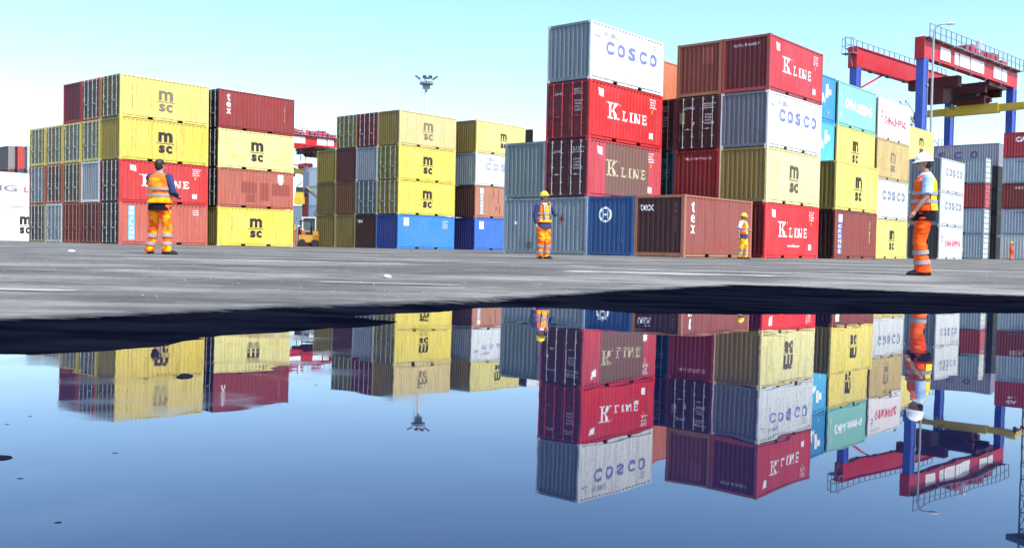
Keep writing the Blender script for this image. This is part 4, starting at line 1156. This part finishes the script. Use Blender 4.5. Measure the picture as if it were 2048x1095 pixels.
NAVY = cloth('navy_fabric', (.035, .045, .13)); BLK = cloth('black_fabric', (.006, .006, .012)); SHIRT = cloth('pale_blue_shirt', (.42, .55, .85)); WSHIRT = cloth('white_shirt', (.75, .75, .80))
BAND = simple('reflective_tape', (.30, .27, .30), .4, vary=.05); BOOT = simple('black_boot', (.012, .012, .014), .5); YHELM = simple('yellow_helmet', (.85, .62, .03), .3, vary=.03); WHELM = simple('white_helmet', (.88, .88, .88), .3, vary=.02)

WORK = bpy.data.scenes.new('work')
def remesh(mb, name, vox, mat, parent, smooth_it=4, wob=0, seed=0):
    me = mb.mesh('tmp'); o = bpy.data.objects.new('tmp', me); WORK.collection.objects.link(o)
    md = o.modifiers.new('r', 'REMESH'); md.mode = 'VOXEL'; md.voxel_size = vox; md.use_smooth_shade = True
    sm = o.modifiers.new('s', 'SMOOTH'); sm.factor = .5; sm.iterations = smooth_it
    WORK.view_layers[0].update(); dg = WORK.view_layers[0].depsgraph
    m2 = bpy.data.meshes.new_from_object(o.evaluated_get(dg)); m2.name = name
    bpy.data.objects.remove(o)
    if wob:
        for v in m2.vertices:
            n = noise.noise(Vector((v.co.x*9+seed, v.co.y*9, v.co.z*14)))
            n2 = noise.noise(Vector((v.co.x*5+seed, v.co.y*5+4, v.co.z*24)))
            v.co += v.normal*wob*(n+n2*.8)
    m2.polygons.foreach_set('use_smooth', [True]*len(m2.polygons))
    m2.materials.clear()
    return obj(name, m2, mat, parent)

def person(M, h, P, label, group=None):
    """local +x = facing, +y = left; built at 1.78 m and scaled"""
    s = h/1.78
    root = empty('person', M @ Matrix.Scale(s, 4)); tag(root, label, 'person', group)
    fl, fr = Vector((*P['fl'], 0)), Vector((*P['fr'], 0)); hipz = .93
    hl, hr = Vector((0, .10, hipz)), Vector((0, -.10, hipz))
    yawl, yawr = P.get('toe', (0, 0))
    head = Vector((P.get('hx', .02), P.get('hy', 0), 1.655)); hyaw = P.get('hyaw', 0); hp = P.get('hpitch', 0)
    HM = Matrix.Rotation(hyaw, 3, 'Z') @ Matrix.Rotation(-hp, 3, 'Y')
    shL, shR = Vector((-.01, .19, 1.43)), Vector((-.01, -.19, 1.43))
    armL = [shL]+[Vector(p) for p in P['al']]; armR = [shR]+[Vector(p) for p in P['ar']]
    vx = P.get('vx', 1)
    def kn(hip, ft, f=.045): m = hip.lerp(ft+Vector((0, 0, .09)), .5); return m+Vector((f, 0, 0))
    b = MB()
    b.loft([(0, 0, .86, .11, .15), (0, 0, .98, .115, .16), (0, 0, 1.12, .11, .15), (0, 0, 1.28, .12, .17), (-.005, 0, 1.40, .11, .18), (-.01, 0, 1.465, .08, .13), (-.005, 0, 1.50, .058, .06)])
    b.tube([(-.005, 0, 1.46), head-Vector((.01, 0, .06))], [.062, .055], 12)
    for hip, ft in ((hl, fl), (hr, fr)):
        k = kn(hip, ft); b.tube([hip+Vector((0, 0, .03)), hip.lerp(k, .5), k, k.lerp(ft, .4)+Vector((-.01, 0, 0)), ft+Vector((0, 0, .09))], [.095, .082, .055, .055, .036], 12)
        b.sphere(tuple(k), .055, 10, 6)
    # head: skull, face, jaw, nose, ears
    def hd(v): return tuple(head+HM @ Vector(v))
    b.sphere(hd((-.012, 0, .03)), (.098, .076, .092), 16, 10, HM); b.sphere(hd((.028, 0, -.035)), (.062, .056, .072), 14, 8, HM)
    b.sphere(hd((.050, 0, -.085)), (.030, .030, .020), 10, 6, HM)
    b.tube([hd((.080, 0, .022)), hd((.104, 0, -.018)), hd((.088, 0, -.024))], [.010, .016, .010], 8)
    b.tube([hd((.083, -.022, -.052)), hd((.090, 0, -.050)), hd((.083, .022, -.052))], [.007, .010, .007], 6)
    b.tube([hd((.078, -.036, .036)), hd((.092, 0, .034)), hd((.078, .036, .036))], [.008, .010, .008], 6)
    for sy in (-1, 1): b.sphere(hd((-.005, sy*.078, -.005)), (.018, .008, .030), 8, 6, HM)
    # arms and hands
    for arm, sy, bend in ((armL, 1, P.get('gl', .5)), (armR, -1, P.get('gr', .5))):
        S_, E_, W_ = arm
        b.tube([S_, S_.lerp(E_, .5), E_, E_.lerp(W_, .35), W_], [.060, .050, .042, .043, .029], 10); b.sphere(tuple(E_), .042, 8, 6); b.sphere(tuple(S_), .066, 10, 6)
        d = (W_-E_).normalized(); side = d.cross(Vector((0, 0, 1)) if abs(d.z) < .9 else Vector((0, 1, 0))).normalized()
        if abs(d.z) > .9: side = Vector((1, 0, 0)) - d*d.x; side.normalize()
        nrm = d.cross(side)*(-1 if sy > 0 else 1)
        palm = W_+d*.05
        b.tube([W_, palm-side*.008, W_+d*.095], [.026, .036, .034], 10)
        for i, (o_, ln) in enumerate(((-.030, .062), (-.010, .074), (.011, .070), (.031, .056))):
            q0 = W_+d*.085+side*o_; q1 = q0+d*ln*.5+nrm*ln*.2*bend; q2 = q1+d*ln*.4*(1-bend*.6)+nrm*ln*.5*bend
            b.tube([q0, q1, q2], [.0105, .0098, .0085], 6)
        t0 = W_+d*.035+side*.028*(1 if P.get('th', 1) else -1); b.tube([t0, t0+d*.035+side*.022, t0+d*.065+side*.024+nrm*.012], [.013, .0115, .0095], 6)
    remesh(b, 'body', .009*vx, SKIN, root, 2)
    # eyes
    for sy in (-1, 1):
        e = MB(); e.sphere(hd((.083, sy*.030, .018)), .009, 8, 6); e.build('eye', simple('eye_dark', (.03, .02, .02), .3), root, True)
    # trousers
    t = MB()
    t.loft([(0, 0, .84, .12, .165), (0, 0, .92, .135, .178), (0, 0, 1.03, .128, .168)])
    for hip, ft in ((hl, fl), (hr, fr)):
        k = kn(hip, ft, .05)
        t.tube([hip+Vector((0, 0, .0)), hip.lerp(k, .5), k, k.lerp(ft, .45), ft+Vector((-.005, 0, .10)), ft+Vector((-.005, 0, .045))], [.118, .108, .090, .083, .088, .094], 14)
    tr = remesh(t, 'trousers', .012*vx, P.get('trousers', HIVIS), root, 3, .011, P.get('seed', 0))
    bandm = MB()
    for hip, ft in ((hl, fl), (hr, fr)):
        k = kn(hip, ft, .05)
        for f0 in P.get('tb', (.30, .62)):
            c0 = k.lerp(ft+Vector((-.005, 0, .05)), f0); c1 = k.lerp(ft+Vector((-.005, 0, .05)), f0+.13)
            bandm.tube([c0, c1], [.098, .099], 18, cap=False)
    bandm.build('reflective_band', BAND, tr, True)
    # shirt or jacket: trunk, collar and sleeves
    j = MB(); jm = P['shirt']
    j.loft([(0, 0, P.get('hem', .88), .135, .185), (0, 0, 1.0, .135, .178), (0, 0, 1.14, .13, .17), (0, 0, 1.30, .14, .19), (-.005, 0, 1.42, .125, .195), (-.01, 0, 1.48, .085, .13), (0, 0, 1.53, .064, .066)])
    for arm in (armL, armR):
        S_, E_, W_ = arm
        if P.get('short'): j.tube([S_-Vector((0, 0, .0)), S_.lerp(E_, .5), S_.lerp(E_, .85)], [.078, .076, .078], 12)
        else: j.tube([S_, S_.lerp(E_, .5), E_, E_.lerp(W_, .5), W_.lerp(E_, .05)], [.080, .070, .062, .055, .046], 12); j.sphere(tuple(E_), .062, 10, 6)
        j.sphere(tuple(S_), .083, 10, 6)
    jk = remesh(j, 'shirt', .012*vx, jm, root, 3, .005, 3)
    if P.get('collar'):
        c = MB(); c.tube([(-.07, 0, 1.52), (-.03, .07, 1.51), (.05, .05, 1.49), (.085, 0, 1.46), (.05, -.05, 1.49), (-.03, -.07, 1.51), (-.07, 0, 1.52)], .024, 8); c.build('collar', P['collar'], jk, True)
    if P.get('waist'):
        c = MB(); c.loft([(0, 0, .815, .165, .215), (0, 0, .88, .168, .222), (0, 0, 1.0, .155, .200)], 28, cap=False); c.build('waistband', P['waist'], jk, True)
    # vest
    v = MB(); hemz = P.get('vhem', .93)
    v.loft([(0, 0, hemz, .178, .228), (0, 0, hemz+.10, .165, .212), (0, 0, 1.14, .152, .194), (0, 0, 1.28, .158, .200), (-.005, 0, 1.39, .150, .192), (-.01, 0, 1.455, .120, .160), (-.01, 0, 1.505, .080, .100)], 32)
    vw = P.get('vw', 1); v.v = [(q[0]*vw, q[1]*vw, q[2]) for q in v.v]
    vm = remesh(v, 'vest', .013*vx, P.get('vest', HIMIX), root, 2, .007, 5)
    if P.get('panel'):                                     # separate vest panel; yellow on the back paints in the sunlit side
        pn = MB(); rings = [(hemz+.02, .190, .240), (hemz+.10, .178, .225), (1.14, .165, .207), (1.28, .171, .213), (1.39, .163, .205), (1.45, .134, .175)]
        a0_, a1_ = P['panel']; n = 12
        for i in range(len(rings)-1):
            for k in range(n):
                q = []
                for (z, rx, ry), kk in ((rings[i], k), (rings[i], k+1), (rings[i+1], k+1), (rings[i+1], k)):
                    t_ = a0_+(a1_-a0_)*kk/n; q.append((rx*math.cos(t_), ry*math.sin(t_), z))
                pn.quad(*q)
        pn.build('panel', P.get('panelm', HIYEL), vm, True)
    bd = MB()
    for z in P.get('bands', (1.10, 1.22)):
        zz = z-hemz; rx, ry = (.172, .216) if z < 1.16 else (.170, .213)
        rx *= vw; ry *= vw
        if P.get('panel'): rx += .006; ry += .006
        bd.loft([(0, 0, z-.026, rx+.004, ry+.004), (0, 0, z+.026, rx+.003, ry+.003)], 32, cap=False)
    if P.get('braces'):
        for y in (-.10, .10): bd.tube([(.176, y, hemz+.08), (.174, y, 1.25), (.15, y*.95, 1.44), (.0, y, 1.515)], .022, 6)
    bd.build('reflective_band', BAND, vm, True)
    # boots
    for ft, yw in ((fl, yawl), (fr, yawr)):
        bt = MB(); bt.loft([(.055, 0, .0, .145, .050), (.055, 0, .03, .150, .052), (.035, 0, .065, .120, .048), (-.005, 0, .10, .062, .048), (-.01, 0, .16, .055, .050)], 18)
        Rm = Matrix.Rotation(yw, 3, 'Z'); bt.v = [tuple(Rm @ Vector(q)+Vector((ft.x, ft.y, 0))) for q in bt.v]
        bt.build('boot', BOOT, root, True)
    # head cover
    if P.get('helmet'):
        c = MB(); n = 22; rows = [(1.0, .0), (.99, .03), (.93, .062), (.80, .092), (.55, .115), (.25, .127), (.02, .130)]
        for k_, z_ in rows: pass
        rr = [(-.004, 0, z_, .128*k_, .103*k_) for k_, z_ in rows]
        c.loft(rr, n, cap=True); c.loft([(.012, 0, -.006, .158, .122), (.012, 0, .006, .150, .116), (0, 0, .016, .126, .102)], n)
        c.tube([(-.10, 0, .085), (-.03, 0, .133), (.05, 0, .122), (.105, 0, .075)], .012, 6)
        o_ = Vector((0, 0, .042)); c.v = [tuple(head+HM @ (Vector(q)+o_)) for q in c.v]
        c.build('helmet', P['helmet'], root, True)
    hr_ = MB(); hr_.sphere(hd((-.022, 0, .030)), (.104, .084, .100), 16, 10, HM)
    hr_.sphere(hd((-.045, 0, -.02)), (.068, .074, .075), 14, 8, HM)
    if P.get('helmet'):
        hr_ = MB(); hr_.sphere(hd((-.042, 0, .0)), (.070, .078, .075), 14, 8, HM)
    remesh(hr_, 'hair', .009*vx, P.get('hair', HAIR), root, 2, .004)
    if P.get('item'):
        it = MB(); c = armL[2]+Vector(P['item']); it.box(c.x-.012, c.x+.012, c.y-.035, c.y+.035, c.z-.06, c.z+.07); o = it.build('mobile_phone', simple('phone_dark', (.02, .02, .025), .3), None)
        o.matrix_world = root.matrix_world; tag(o, 'dark phone held to the face by the yellow helmeted worker', 'phone')
    return root
def pm(x, y, hx, hy): return frame_at(x, y, math.atan2(hy, hx))
person(pm(5.62, 13.15, -1, .22), 1.63, dict(fl=(.04, .085), fr=(-.05, -.085), toe=(.05, -.1), al=((.02, .255, 1.15), (.17, .235, .94)), ar=((.0, -.25, 1.16), (.13, -.22, .93)), hyaw=0, hpitch=-.12, shirt=SHIRT, short=True, waist=BLK, helmet=WHELM, collar=WSHIRT, panel=(1.9, 3.9), panelm=HIYEL, vest=HIVIS, gl=.4, gr=.4, vhem=.95),  # yellow vest back paints the sunlight falling on orange cloth
       'worker in white hard hat and orange vest facing left, standing at right')
person(pm(-6.96, 18.9, .22, 1), 1.87, dict(vx=1.15, vw=1.10, fl=(.0, .20), fr=(-.02, -.17), toe=(.3, -.75), al=((.10, .21, 1.18), (.27, .04, 1.15)), ar=((-.02, -.29, 1.16), (.20, -.24, 1.10)), hyaw=-.3, hpitch=.1, shirt=NAVY, collar=cloth('collar_grey', (.3, .32, .42)), waist=BLK, vest=HIMIX, trousers=cloth('lit_orange', (.95, .36, .012), (.95, .08, .008), sc=7), seed=4, vhem=.95, gl=.7, gr=.7),
       'bareheaded dark haired worker seen from behind in front of the left corner stack')
person(pm(.77, 24.3, .55, -.85), 1.66, dict(vx=1.3, fl=(.03, .10), fr=(-.02, -.10), toe=(.35, -.2), al=((.16, .26, 1.20), (.14, .12, 1.44)), ar=((-.02, -.27, 1.17), (.03, -.25, .92)), hyaw=.25, hpitch=.1, shirt=NAVY, collar=WSHIRT, waist=NAVY, helmet=YHELM, vest=HIVIS, panel=(-1.0, 1.2), panelm=HIMIX, bands=(1.10, 1.22), braces=True, vhem=.97, seed=9, trousers=cloth('lit_orange', (.95, .36, .012), (.95, .08, .008), sc=7)),
       'yellow helmeted worker with raised arm in front of the pale grey ribbed ends')
person(pm(9.2, 38.4, .75, -.6), 1.78, dict(vx=1.6, fl=(.12, .05), fr=(-.10, -.06), toe=(.1, -.1), al=((.05, .26, 1.19), (.22, .16, 1.14)), ar=((-.06, -.26, 1.17), (-.04, -.27, .92)), hyaw=.2, hpitch=-.15, shirt=WSHIRT, short=True, waist=NAVY, helmet=YHELM, vest=HIVIS, panel=(-.4, 1.6), panelm=HIYEL, vhem=.97, seed=14, trousers=cloth('lit_yellow', (.90, .55, .04), (.95, .25, .01), sc=5)),
       'small worker in white shirt and vest walking past the low brown red container')
p = pix(2023, 520, 95)
person(pm(p.x, p.y, -.6, .5), 1.74, dict(vx=2.4, fl=(.06, .08), fr=(-.06, -.08), al=((.05, .25, 1.18), (.15, .2, .97)), ar=((.0, -.26, 1.17), (.1, -.24, .93)), shirt=HIVIS, helmet=YHELM, vest=HIVIS, waist=HIVIS, seed=20),
       'tiny distant worker in orange overalls at the far right')
p = pix(597, 487, 82)
person(pm(p.x, p.y, .3, -.9), 1.75, dict(vx=2.4, fl=(.06, .08), fr=(-.06, -.08), al=((.05, .25, 1.18), (.25, .2, 1.07)), ar=((.0, -.26, 1.17), (.2, -.24, 1.03)), shirt=WSHIRT, helmet=WHELM, vest=HIVIS, seed=22),
       'tiny distant worker in white helmet beside the low generator in the left gap')
bpy.data.scenes.remove(WORK)
